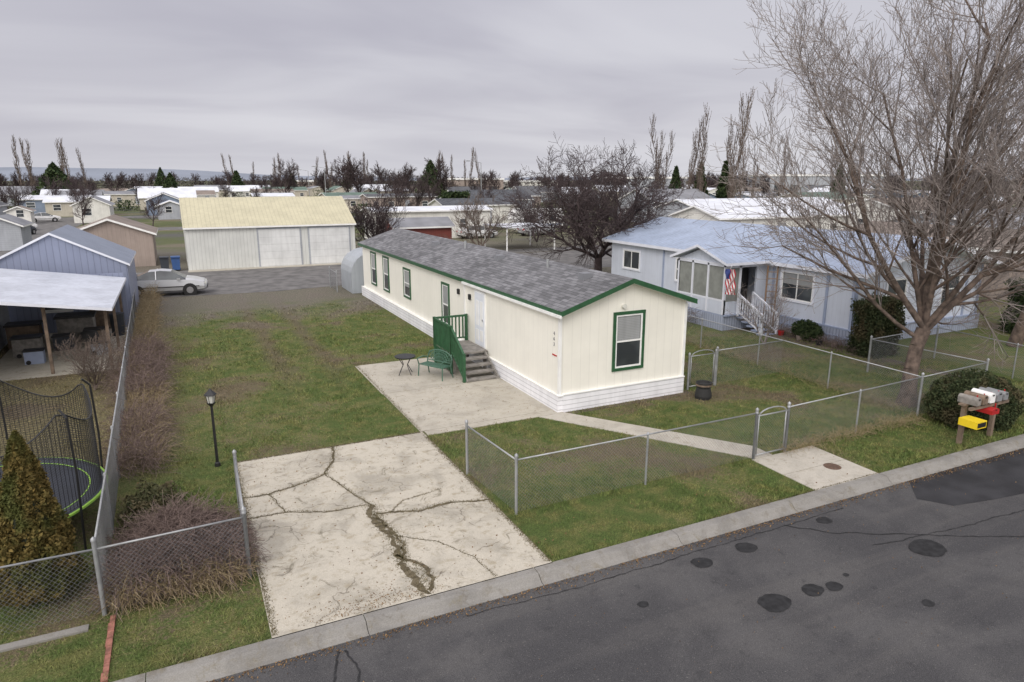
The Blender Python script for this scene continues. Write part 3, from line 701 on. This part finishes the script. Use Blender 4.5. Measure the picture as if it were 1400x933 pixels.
bg('tan_manufactured_home',41.5,51,18,34,2.7,.8,'y',m_tan,m_broof,False)
bg('grey_manufactured_home',54,68,30,40,2.9,1.2,'x',m_gsid,m_groof)
for F,Lx,w,d_,h_,ri,ax,wm,rm in ((109,-66,5,8,2.7,1.2,'y',m_wsid,m_groof),(106,-82,5,9,2.6,1.0,'y',m_gsid,m_droof),(140,-92,12,6,2.7,.7,'x',m_bluesd,m_wroof),(128,-80,10,6,2.6,.9,'x',m_beige,m_wroof),(132,-66,6,10,2.7,1.3,'y',m_bluesd,m_groof),(118,-58,4,5,2.2,.8,'y',m_gsid,m_wroof),(104,-74,3,3,2.0,.6,'y',m_wsid,m_broof)):
    x,y=FL(F,Lx); bg('small_house',x-w/2,x+w/2,y,y+d_,h_,ri,ax,wm,rm,F<200)
E=empty('awning'); b=B(); b.box(27.5,33,58,63.5,2.2,2.28,m_wroof)
for x in (27.7,32.8):
    for y in (58.2,63.3): b.box(x-.05,x+.05,y-.05,y+.05,0,2.2,m_white)
b.make('roof_and_posts',E)
E=empty('travel_trailer'); b=B(); b.prism([(38,.5),(44.5,.5),(44.9,1.4),(44.5,3.0),(38.2,3.0),(37.8,1.8)],77,79.4,'y',m_white); 
b.make('shell',E); b=B(); b.box(39,40,76.96,77,1.5,2.2,m_glass); b.box(42.6,43.6,76.96,77,1.5,2.2,m_glass); b.box(41,41.7,76.96,77,.7,2.6,m_bluew); b.box(38,44.4,76.97,77,1.0,1.15,m_bluet)
for x in (41,42): b.cyl((x,76.9,.36),(x,77.2,.36),.35,.35,14,m_rub)
b.make('windows_and_wheels',E)
rr=random.Random(21)
cols=[(m_wsid,m_wroof),(m_gsid,m_groof),(m_beige,m_groof),(m_gsid,m_wroof),(m_gsid,m_droof),(m_beige,m_wroof),(m_tan,m_broof),(m_bluesd,m_groof),(m_tan,m_droof),(m_beige,m_groofg),(m_bluesd,m_wroof),(m_wsid,m_broof)]
spots=[(158,-78),(172,-110),(185,-85),(178,-98),(196,-120),(205,-70),(212,-95),(222,-108),(235,-76),(240,-130),(250,-92),(255,-62),(170,-58),(262,-110),(270,-140),(205,-42),(290,-80),(300,-120),(230,-15),(150,-30),(250,-50),(160,45),(175,65),(150,75),(190,90),(130,60),(135,88),(210,40),(240,70),(220,110),(110,75),(180,20)]
for i in range(46): 
    F=rr.uniform(145,330); spots.append((F,rr.uniform(-.78,.9)*F))
for (F,Lx) in spots:
    x,y=FL(F,Lx); w,m=rr.choice(cols); L_=rr.uniform(8,15); ax=rr.choice('xxy'); dp=rr.uniform(4.5,8.5); ri=rr.uniform(.5,2.0); hh=rr.uniform(2.5,3.1)
    if abs(x-6)<12 and y<75: continue
    if ax=='x': bg('manufactured_home',x-L_/2,x+L_/2,y,y+dp,hh,ri,'x',w,m,F<260)
    else: bg('manufactured_home',x-dp/2,x+dp/2,y,y+L_,hh,ri,'y',w,m,F<260)
def flat(name,F,L0,L1,h,m,d=25):
    x,y=FL(F,(L0+L1)/2); w=(L1-L0)/2; E=empty(name); b=B(); b.box(-w,w,0,d,0,h,m); b.make('walls',E)
    b=B(); b.box(-w-.4,w+.4,-.4,d+.4,h,h+.8,m_white); b.make('parapet',E)
    b=B(); k=int(w*2/7)
    for i in range(k): b.box(-w+2+i*7,-w+6+i*7,-.06,0.01,1.2,h*.55,m_glass)
    b.make('windows',E); E.location=(x,y,0); E.rotation_euler[2]=-YAW*.9
flat('school_building',330,-34,-4,6.5,m_tan); flat('school_building',350,-8,24,5.5,m_wsid); flat('commercial_building',300,40,75,7,m_gsid); flat('commercial_building',380,-120,-80,5.5,m_tan); flat('commercial_building',300,110,160,8,m_gsid)
# ---------------------------------------------------------------- trees
def grow(rng,segs,p,d,length,r,lvl,maxl,P):
    ns=P['ns'][min(lvl,len(P['ns'])-1)]; sl=length/ns; rr_=r; wob=P['wob']; cr=P.get('cr',(.45,.68))
    for i in range(ns):
        d=Vector((d.x+rng.gauss(0,wob),d.y+rng.gauss(0,wob),d.z+rng.gauss(0,wob*.6)+P['trop']*(1 if lvl>0 else .3))).normalized()
        p2=p+d*sl; r2=max(rr_*P['taper'],P['minr'])
        segs.append((*p,*p2,rr_,r2)); 
        frac=(i+1)/ns
        if lvl<maxl and frac>P['start'][min(lvl,len(P['start'])-1)]:
            nch=P['nch'][min(lvl,len(P['nch'])-1)]
            k=int(nch)+(1 if rng.random()<nch-int(nch) else 0)
            for _ in range(k):
                ang=math.radians(rng.uniform(*P['ang'])); az=rng.uniform(0,2*math.pi)
                o=d.orthogonal().normalized(); q=d.cross(o); dd=(d*math.cos(ang)+(o*math.cos(az)+q*math.sin(az))*math.sin(ang)).normalized()
                grow(rng,segs,p2,dd,length*rng.uniform(*P['lr'])*(1.05-.35*frac),max(rr_*rng.uniform(*cr),P['minr']),lvl+1,maxl,P)
        p=p2; rr_=r2
def put(name,segs,base,barkm,twigm,thick=.03):
    S=np.array(segs); S[:,0:3]+=np.array(base); S[:,3:6]+=np.array(base)
    E=empty(name); mk=S[:,6]>=thick
    if mk.any(): segmesh('trunk_and_limbs',S[mk],8,barkm,E)
    if (~mk).any(): segmesh('twigs',S[~mk],3,twigm,E)
    return E
PB=dict(ns=[6,6,5,4,3,3],wob=.09,trop=.085,taper=.85,minr=.0052,start=[.3,.16,.15,.15,.2,.2],nch=[1.6,1.6,1.5,1.55,1.4],ang=(24,52),lr=(.45,.70),cr=(.42,.62))
rng=random.Random(11); segs=[]
tb=[(0,0,-.1,.34),(0.02,0,.35,.235),(.08,.05,1.1,.20),(.2,.05,1.8,.195),(.34,0,2.3,.21)]
for a,c_ in zip(tb[:-1],tb[1:]): segs.append((a[0],a[1],a[2],c_[0],c_[1],c_[2],a[3],c_[3]))
top=(.34,0,2.22)
for d,l,r,dz in (((-.75,.35,1),6.6,.105,.1),((.18,.15,1),8.2,.14,0),((.8,-.2,.9),6.6,.11,0),((-.2,-.6,.9),6.0,.085,.1),((.5,.8,1),6.4,.09,0),((-1.0,.55,.5),5.6,.065,-.3),((.05,.4,1.3),7.2,.085,0),((1,.3,.35),5.2,.07,-.1),((-.35,-.1,1.2),7.2,.09,.1)):
    grow(rng,segs,Vector((top[0],top[1],top[2]+dz)),Vector(d).normalized(),l,r,1,5,PB)
put('street_tree',segs,(19.25,12.45,0),m_bark,m_twig,.026)
rng=random.Random(5); segs=[]
grow(rng,segs,Vector((0,0,0)),Vector((.15,-.1,1)),9,.28,0,4,dict(PB,start=[.35,.25,.2,.2],lr=(.42,.6)))
put('bare_tree',segs,(30.2,15.4,0),m_bark,m_twig,.03)
PD=dict(ns=[4,6,5,4,3],wob=.19,trop=.03,taper=.84,minr=.0105,start=[.2,.12,.1,.1,.1],nch=[2,2,1.9,1.6,1],ang=(25,60),lr=(.42,.66))
rng=random.Random(3); segs=[(0,0,-.1,0,0,1.7,.3,.24)]
for k in range(9):
    t=k*.7+rng.uniform(-.3,.3); grow(rng,segs,Vector((0,0,1.4)),Vector((math.cos(t),math.sin(t),rng.uniform(.4,1.3))).normalized(),6.0,.12,1,4,PD)
put('bare_tree',segs,(25.4,39.0,0),m_twigd,m_twigd,.04)
def small(name,seed,base,h,mat,ml=3,tr=.05,n=4,minr=.004):
    rng=random.Random(seed); segs=[]
    P=dict(PB,minr=minr,wob=.14,nch=[1.5,1.5,1.4,1.2])
    for k in range(n):
        t=k*2*math.pi/n+rng.uniform(-.4,.4); grow(rng,segs,Vector((0,0,0)),Vector((math.cos(t)*.45,math.sin(t)*.45,1)).normalized(),h,tr*.6,1,ml,P)
    return put(name,segs,base,mat,mat,.03)
small('bare_shrub',1,(-2.9,24.8,0),1.3,m_twigb,4,.05,5); small('ornamental_tree',2,(21.2,20.0,0),1.7,m_twig,4,.06,3)
small('bare_tree',6,(26,60.5,0),3.6,m_twigb,4,.15,4,.012); small('bare_tree',8,(16.0,62,0),3.7,m_twigd,4,.15,7,.014); small('bare_tree',9,(35,66,0),4.2,m_twigd,4,.15,4,.012)
def brush(name,x0,x1,y0,y1,h,n,mat,l=.5,r=.004,up=.5):
    P=NR.rand(n,3); px=x0+(x1-x0)*P[:,0];py=y0+(y1-y0)*P[:,1]
    ex=1-np.abs(P[:,0]-.5)**3*5; hh=h*(.75+.35*np.sin(px*3.1)*np.cos(py*2.3))*np.clip(ex,.4,1)
    pz=hh*P[:,2]**.7*.8
    d=NR.randn(n,3); d[:,2]=d[:,2]*.6+up; d/=np.linalg.norm(d,axis=1,keepdims=True)
    p=np.stack([px,py,pz],1); allS=[]
    for k in range(3):
        d2=d+NR.randn(n,3)*.35; d2[:,2]-=.22*k; d2/=np.linalg.norm(d2,axis=1,keepdims=True)
        q=p+d2*(l/3)*(.5+NR.rand(n,1)); q[:,2]=np.maximum(q[:,2],.01)
        allS.append(np.hstack([p,q,np.full((n,1),r),np.full((n,1),r*.7)])); p=q;d=d2
    return segmesh(name,np.vstack(allS),3,mat)
brush('dead_brush',-1.5,.42,11.35,13.0,1.05,9000,m_dead,.5,.0045,.3)
brush('dry_weeds',-1.5,.4,11.2,11.7,.55,2200,m_straw,.4,.004,.6)
brush('dry_weeds',-1.9,-.9,17,24,.6,2200,m_straw,.5,.004,1.0)
brush('dead_brush',-1.9,-.9,16.5,21,.8,1500,m_dead,.6,.0045,1.0)
brush('dead_brush',-2.2,-.9,22,29,1.1,2200,m_dead,.7,.005,1.0)
brush('dry_weeds',-2.2,-1.3,24,44,.8,2600,m_straw,.5,.006,1.0)
brush('dry_weeds',18.2,18.8,12,22,.35,900,m_straw,.3,.003,1.0)
brush('dry_weeds',14.3,14.9,16.6,20,.35,300,m_straw,.3,.003,1.0)
brush('dry_weeds',12.9,18.3,11.15,11.5,.3,900,m_straw,.25,.003,1.0)
brush('dead_brush',19.5,21.5,24,30,.8,1000,m_twigb,.7,.006,1.0)
brush('flower_bed_plants',23.1,23.9,17,21.5,.45,900,m_dead,.35,.005,1.0)
def foliage(name,sampler,n,size,mat,core=None):
    P,Nn=sampler(n); a=NR.randn(n,3); a/=np.linalg.norm(a,axis=1,keepdims=True); b_=np.cross(a,NR.randn(n,3)); b_/=np.linalg.norm(b_,axis=1,keepdims=True)
    s_=size*(.5+NR.rand(n,1)); 
    V=np.stack([P-a*s_,P+b_*s_*.5,P+a*s_,P-b_*s_*.5],1).reshape(-1,3)
    E=empty(name); npmesh('foliage',V,4,mat,E)
    if core: core(E)
    return E
def ell(c,r,p=.35,bumpy=.12):
    def f(n):
        d=NR.randn(n,3); d/=np.linalg.norm(d,axis=1,keepdims=True)
        k=1-(NR.rand(n,1)**2)*p; k*=1+bumpy*np.sin(d[:,:1]*7+d[:,1:2]*5)*np.cos(d[:,2:3]*6+d[:,1:2]*4)
        Q=np.array(c)+d*k*np.array(r); Q[:,2]=np.maximum(Q[:,2],.02); return Q,d
    return f
def boxs(x0,x1,y0,y1,z0,z1,j=.07):
    def f(n):
        Q=NR.rand(n,3); fc=NR.randint(0,5,n)
        for i in range(n):
            k=fc[i]
            if k==4: Q[i,2]=1-abs(NR.randn())*.03
            elif k<2: Q[i,0]=k
            else: Q[i,1]=k-2
        Q=np.array([x0,y0,z0])+Q*np.array([x1-x0,y1-y0,z1-z0]); 
        Q+=NR.randn(n,3)*j+.09*np.sin(Q[:,[1,2,0]]*3.7); Q[:,2]=np.maximum(Q[:,2],.02); return Q,None
    return f
def cone(c,r,h,p=.4,z0=.1,pw=.8):
    def f(n):
        t=NR.rand(n)**1.35; az=NR.rand(n)*2*math.pi; rr_=r*np.clip((1-t),0,1)**pw*np.clip(t*8+.45,0,1)*(1-p*NR.rand(n)**1.6)*(1+.14*np.sin(az*5+t*17)+.08*np.sin(az*9-t*29))
        return np.stack([c[0]+rr_*np.cos(az),c[1]+rr_*np.sin(az),z0+t*h+NR.randn(n)*.02],1),None
    return f
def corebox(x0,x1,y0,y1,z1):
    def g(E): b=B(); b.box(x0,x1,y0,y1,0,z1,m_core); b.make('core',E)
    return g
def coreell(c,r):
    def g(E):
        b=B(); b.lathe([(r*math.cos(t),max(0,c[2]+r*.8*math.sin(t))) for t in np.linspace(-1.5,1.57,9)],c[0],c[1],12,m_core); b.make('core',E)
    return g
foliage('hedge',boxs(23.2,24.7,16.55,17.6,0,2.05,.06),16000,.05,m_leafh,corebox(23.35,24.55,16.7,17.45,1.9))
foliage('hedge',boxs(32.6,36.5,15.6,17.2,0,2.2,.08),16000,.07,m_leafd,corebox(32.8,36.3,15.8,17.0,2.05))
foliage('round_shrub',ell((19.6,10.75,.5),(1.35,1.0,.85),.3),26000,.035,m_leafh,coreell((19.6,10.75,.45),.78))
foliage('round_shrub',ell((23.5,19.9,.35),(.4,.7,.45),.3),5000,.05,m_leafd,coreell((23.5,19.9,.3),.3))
def arbcore(E):
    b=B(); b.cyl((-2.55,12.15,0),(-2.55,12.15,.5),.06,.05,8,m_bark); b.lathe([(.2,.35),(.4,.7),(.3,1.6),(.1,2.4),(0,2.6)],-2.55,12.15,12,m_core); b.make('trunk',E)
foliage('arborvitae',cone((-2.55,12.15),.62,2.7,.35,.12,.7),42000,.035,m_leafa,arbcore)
foliage('low_shrub',ell((-1.0,14.3,.1),(.6,1.2,.45),.5,.25),7000,.035,m_ivy)
foliage('low_shrub',ell((-.6,12.0,.15),(.9,.5,.35),.5,.25),2500,.03,m_ivy)
def conifer(F,Lx,h,r,mat=m_leafd,n=2600,sz=.35):
    x,y=FL(F,Lx)
    def tr(E): b=B(); b.cyl((x,y,0),(x,y,h*.8),.18,.05,6,m_bark); b.make('trunk',E)
    foliage('conifer_tree',cone((x,y),r,h,.6,.6,.8),n,sz,mat,tr)
conifer(190,-22,11,5.2); conifer(178,-116,10,6,m_leafd,3000,.45); conifer(300,-150,11,4); conifer(330,-130,10,4); conifer(350,-110,9,4); conifer(120,28,8,1.8); conifer(130,35,9,2); conifer(122,37,9,1.8); conifer(260,-30,10,3); conifer(280,-66,8,4); conifer(150,70,9,2.2); conifer(250,-98,9,3.5); conifer(230,-112,8,4)
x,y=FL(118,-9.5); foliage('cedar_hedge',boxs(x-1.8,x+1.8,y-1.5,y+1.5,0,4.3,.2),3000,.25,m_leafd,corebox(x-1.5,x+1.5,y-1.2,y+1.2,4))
def variant(seed,h,kind):
    rng=random.Random(seed); segs=[]
    if kind=='poplar':
        P=dict(ns=[14,5,3],wob=.045,trop=.30,taper=.88,minr=.024,start=[.1,.1,.1],nch=[5,1.8,1],ang=(18,38),lr=(.13,.22),cr=(.25,.4))
        grow(rng,segs,Vector((0,0,0)),Vector((0,0,1)),h,.2,0,2,P)
    else:
        P=dict(ns=[4,4,4,3],wob=.12,trop=.07,taper=.8,minr=.03,start=[.2,.15,.1,.1],nch=[2.8,2.1,1.8,1],ang=(22,52),lr=(.5,.72),cr=(.4,.6))
        grow(rng,segs,Vector((0,0,0)),Vector((0,0,1)),h*.62,.25,0,3,P)
    return np.array(segs)
pop=[variant(i,17,'poplar') for i in range(4)]; rnd=[variant(20+i,12,'round') for i in range(6)]
def mass(name,items,mat):
    out=[]
    for kind,F,Lx,sc,rot,fat in items:
        x,y=FL(F,Lx); S=kind.copy(); c_,s_=math.cos(rot),math.sin(rot)
        for o in (0,3):
            X=S[:,o]*c_-S[:,o+1]*s_; Y=S[:,o]*s_+S[:,o+1]*c_; S[:,o]=X*sc+x; S[:,o+1]=Y*sc+y; S[:,o+2]*=sc
        S[:,6:8]*=sc*fat; out.append(S)
    segmesh(name,np.vstack(out),3,mat)
rr=random.Random(31)
near=[(rr.choice(pop),rr.uniform(112,128),23.5+i*1.6+rr.uniform(-.6,.6),rr.uniform(.72,1.12),rr.uniform(0,6),1) for i in range(11)]
near+=[(rr.choice(pop),rr.uniform(150,175),44+i*3.2+rr.uniform(-1,1),rr.uniform(.5,.85),rr.uniform(0,6),1.1) for i in range(13)]
mass('poplar_row',near,m_twigb)
far=[(rr.choice(pop),rr.uniform(235,250),-170+i*3.4+rr.uniform(-1,1),rr.uniform(.9,1.2),rr.uniform(0,6),1.5) for i in range(7)]
far+=[(rr.choice(pop),rr.uniform(300,320),-122+i*4+rr.uniform(-2,2),rr.uniform(.6,1.0),rr.uniform(0,6),1.6) for i in range(16)]
far+=[(rr.choice(pop),rr.uniform(300,320),-34+i*4+rr.uniform(-2,2),rr.uniform(.8,1.1),rr.uniform(0,6),1.6) for i in range(6)]
mass('poplar_row',far,m_twigb)
lst=[]
for i in range(250):
    F=rr.uniform(240,480); Lx=rr.uniform(-.82,.95)*F; lst.append((rr.choice(rnd),F,Lx,rr.uniform(.5,.95),rr.uniform(0,6),1.4))
for i in range(48):
    F=rr.uniform(125,230); Lx=rr.choice([rr.uniform(-.75,-.3),rr.uniform(.3,.95),rr.uniform(-.3,.2)])*F; lst.append((rr.choice(rnd),F,Lx,rr.uniform(.35,.75),rr.uniform(0,6),1))
for i in range(10): lst.append((rr.choice(rnd),rr.uniform(180,240),-60+i*4.5,rr.uniform(.85,1.15),rr.uniform(0,6),1.2))
mass('distant_trees',lst,m_twigd)
lst=[(rr.choice(rnd),F,Lx,sc,rr.uniform(0,6),1) for F,Lx,sc in ((62,50,.9),(58,58,.9),(75,62,1),(52,46,.6),(95,75,1),(70,45,.7),(84,58,.8),(66,6,.6),(60,9,.55),(95,-16,.6),(100,-62,.45),(116,-72,.5),(122,-88,.5),(100,-52,.4),(112,-4,.5),(98,10,.55))]
mass('background_trees',lst,m_twigd)
# scattered distant shrubs and small evergreens
def belt(n,F0,F1,hs,k,sp):
    F=F0+NR.rand(n)*(F1-F0); L_=(NR.rand(n)*1.75-.83)*F; h=(hs+hs*NR.rand(n)*(.5+.5*np.sin(L_*.05)**2))
    x=F*math.sin(YAW)+L_*math.cos(YAW); y=F*math.cos(YAW)-L_*math.sin(YAW)
    X=np.repeat(x,k)+NR.randn(n*k)*sp; Y=np.repeat(y,k)+NR.randn(n*k)*sp; Z=np.repeat(h,k)*NR.rand(n*k)**.8
    return np.stack([X,Y,Z],1)
def tri(name,Q,s_,mat):
    n=len(Q); a=NR.randn(n,3); b_=NR.randn(n,3); a/=np.linalg.norm(a,axis=1,keepdims=True); b_/=np.linalg.norm(b_,axis=1,keepdims=True)
    npmesh(name,np.stack([Q-a*s_,Q+b_*s_,Q+a*s_],1).reshape(-1,3),3,mat)
tri('distant_shrubs',belt(450,300,560,4.5,60,2.2),.7,isl('far_foliage',(.055,.052,.05),(.12,.105,.095),.9,(.045,.055,.04)))
tri('distant_evergreens',belt(85,120,300,1.7,170,1.0),.28,m_leafd)
b=B(); m_hill=simple('haze_tinted_hills',(.20,.225,.27),1,0,.12,.002)  # aerial haze is painted into the bluish hill colour
prev=None
for i in range(61):
    L_=-3600+i*120; F=3600; x,y=FL(F,L_); x2,y2=FL(F+900,L_*1.2)
    hgt=(62*math.exp(-((L_+2500)/1300)**2)+10+6*math.sin(L_*.0021)+4*math.sin(L_*.0063))
    cur=((x,y,-5),(x2,y2,hgt+6.6))
    if prev: b.face([prev[0],cur[0],cur[1],prev[1]],m_hill)
    prev=cur
b.make('hills')
def slamp(F,Lx,h=9):
    x,y=FL(F,Lx); b=B(); b.cyl((x,y,0),(x,y,h),.1,.06,8,m_galv); b.cyl((x,y,h),(x-1.8,y+.9,h+.35),.045,.035,6,m_galv); b.box(x-2.4,x-1.7,y+.8,y+1.1,h+.25,h+.4,m_galv); b.make('street_lamp')
slamp(125,-5.5,9.5); slamp(200,-58,9); slamp(150,-40,9) ; slamp(190,-18,9)
# ---------------------------------------------------------------- grass blades
def inr(x,y,r): return (x>r[0])&(x<r[1])&(y>r[2])&(y<r[3])
N=1250000
x=-9+NR.rand(N)*34; y=9.47+NR.rand(N)**1.3*28
keep=np.ones(N,bool)
for r_ in [(.62,5.41,9,16.65),(5.27,9.6,16.27,24.03),(9.3,14.02,16.3,45),(11.92,14.0,9,11.36),(-6.5,-2.15,27.3,36),(24,40,17,60),(21.4,24.1,22,27),(-16,-6.8,20,40),(-9,-1.9,10.82,11.05)]: keep&=~inr(x,y,r_)
tt=(16.29-y)/(16.29-11.35); lx=8.75+tt*3.3; rx=np.minimum(9.6+tt*3.45,12.62); keep&=~((y<16.3)&(y>11.3)&(x>lx)&(x<rx))
d=np.hypot(x,y); keep&=NR.rand(N)<np.clip((15/d)**1.6,0.05,1)*.75
pn=np.sin(x*2.1+np.sin(y*1.3)*2)*np.cos(y*1.7+np.sin(x*.9)*2)+.5*np.sin(x*5.3+y*3.1)
keep&=NR.rand(N)<(.68+.28*pn)
keep&=~((d>30)&(NR.rand(N)<.4))
x=x[keep];y=y[keep];d=d[keep];pn=pn[keep];n=len(x)
h=(.018+.032*NR.rand(n))*(1+.35*pn)*(1+.03*(d-12)); w=(.0035+.0035*NR.rand(n))*(d/12)
edge=(np.abs(y-11.35)<.18)&(x>5.5)|(np.abs(x-18.5)<.2)|((x>5.4)&(x<5.6))|((y<9.6))|((x<.65)&(x>.5))
h=np.where(edge,h*2.0,h)
az=NR.rand(n)*2*math.pi; lean=NR.randn(n,2)*.6
base=np.stack([x,y,np.full(n,-.004)],1); wv=np.stack([np.cos(az)*w,np.sin(az)*w,np.zeros(n)],1)
tip=base+np.stack([lean[:,0]*h,lean[:,1]*h,h],1)
npmesh('grass',np.stack([base-wv,base+wv,tip],1).reshape(-1,3),3,m_blade)
P=[]
for (p,w) in crackpts:
    for _ in range(int(3+w*300)): P.append((p[0]+R.gauss(0,w*.7+.01),p[1]+R.gauss(0,w*.7+.01)))
for _ in range(9000):
    k=R.choice((0,1,2,3)); g=abs(R.gauss(0,.05))
    if k==0: P.append((.66+g,R.uniform(9.5,16.6)))
    elif k==1: P.append((5.38-g,R.uniform(9.5,16.2)))
    elif k==2: P.append((R.uniform(.7,5.3),16.6-g*.5))
    else: P.append((R.uniform(9,14),9.47+g*.3) if R.random()<.3 else (5.33+g,R.uniform(16.7,24)))
P=np.array(P); n=len(P); hh=.01+.025*NR.rand(n); az=NR.rand(n)*6.28; base=np.stack([P[:,0],P[:,1],np.full(n,.012)],1); wv=np.stack([np.cos(az),np.sin(az),0*az],1)*.006
npmesh('crack_weeds',np.stack([base-wv,base+wv,base+np.stack([NR.randn(n)*.02,NR.randn(n)*.02,hh],1)],1).reshape(-1,3),3,isl('weed',(.08,.07,.03),(.18,.15,.085)))
def litter(name,x,y,z,s=.02):
    n=len(x); c_=np.stack([x,y,np.full(n,z)],1); az=NR.rand(n)*6.28; s_=s*(.5+NR.rand(n))
    A=np.stack([np.cos(az)*s_,np.sin(az)*s_,NR.rand(n)*.012],1); Bv=np.stack([-np.sin(az)*s_*.6,np.cos(az)*s_*.6,NR.rand(n)*.012],1)
    npmesh(name,np.stack([c_-A,c_+Bv,c_+A,c_-Bv],1).reshape(-1,3),4,m_leaflit)
n=2600; litter('leaf_litter',NR.rand(n)*22-2,9.06-np.abs(NR.randn(n))*.10,-.106,.014)
n=350; litter('leaf_litter',.7+NR.rand(n)*4.6,9.5+NR.rand(n)*7,.014,.010)
n=600; litter('leaf_litter',2.3+NR.randn(n)*.6,9.5+np.abs(NR.randn(n))*.25,.014,.012)
n=3000; litter('leaf_litter',-1.5+NR.rand(n)*24,9.6+NR.rand(n)*14,.02,.016)
n=250; litter('leaf_litter',NR.rand(n)*18,9.0-NR.rand(n)*4,-.106,.010)
# ---------------------------------------------------------------- camera, light, sky
cam=bpy.data.cameras.new('camera'); co=bpy.data.objects.new('camera',cam); scene.collection.objects.link(co)
cam.lens=24; cam.sensor_width=36; cam.clip_end=9000; cam.clip_start=.1
co.location=(0,0,H); co.rotation_euler=(math.radians(90-13.3),0,-YAW); scene.camera=co
elev=math.radians(38); azs=math.radians(222)
sd=Vector((math.sin(azs)*math.cos(elev),math.cos(azs)*math.cos(elev),math.sin(elev)))
sun=bpy.data.lights.new('sun','SUN'); sun.energy=1.2; sun.angle=math.radians(25); sun.color=(1,.95,.88)
so=bpy.data.objects.new('sun',sun); scene.collection.objects.link(so); so.rotation_euler=(-sd).to_track_quat('-Z','Y').to_euler()
w=bpy.data.worlds.new('World'); scene.world=w; w.use_nodes=True; t=w.node_tree; t.nodes.clear()
class WN(NT):
    def __init__(s,t): s.t=t
s=WN(t); out=s.n('ShaderNodeOutputWorld'); bgn=s.n('ShaderNodeBackground'); s.l(bgn.outputs[0],out.inputs[0])
sky=s.n('ShaderNodeTexSky'); sky.sky_type='NISHITA'; sky.sun_disc=False; sky.sun_elevation=elev; sky.sun_rotation=azs; sky.air_density=1.5; sky.dust_density=3
tc=s.n('ShaderNodeTexCoord'); gen=tc.outputs['Generated']; sx,sy,sz=s.xyz(gen)[:3]
zc=s.math('ADD',s.math('MAXIMUM',sz,0),.11)
cb=s.n('ShaderNodeCombineXYZ'); s.l(s.math('DIVIDE',sx,zc),cb.inputs[0]); s.l(s.math('DIVIDE',sy,zc),cb.inputs[1])
mp=s.n('ShaderNodeMapping'); mp.inputs['Rotation'].default_value=(0,0,math.radians(33)); mp.inputs['Scale'].default_value=(.5,.75,1); s.l(cb.outputs[0],mp.inputs[0])
n1=s.noise(.9,4,.5,.5,mp.outputs[0]); n2=s.noise(.33,2,.5,.3,mp.outputs[0])
f=s.math('ADD',s.math('MULTIPLY',n1,.42),s.math('MULTIPLY',n2,.58))
ccol=s.mix(s.rng(f,.36,.62),(.485,.475,.55,1),(.70,.695,.75,1))
ccol=s.mix(s.rng(sz,.0,.09,.6,0),ccol,(.73,.73,.77,1))
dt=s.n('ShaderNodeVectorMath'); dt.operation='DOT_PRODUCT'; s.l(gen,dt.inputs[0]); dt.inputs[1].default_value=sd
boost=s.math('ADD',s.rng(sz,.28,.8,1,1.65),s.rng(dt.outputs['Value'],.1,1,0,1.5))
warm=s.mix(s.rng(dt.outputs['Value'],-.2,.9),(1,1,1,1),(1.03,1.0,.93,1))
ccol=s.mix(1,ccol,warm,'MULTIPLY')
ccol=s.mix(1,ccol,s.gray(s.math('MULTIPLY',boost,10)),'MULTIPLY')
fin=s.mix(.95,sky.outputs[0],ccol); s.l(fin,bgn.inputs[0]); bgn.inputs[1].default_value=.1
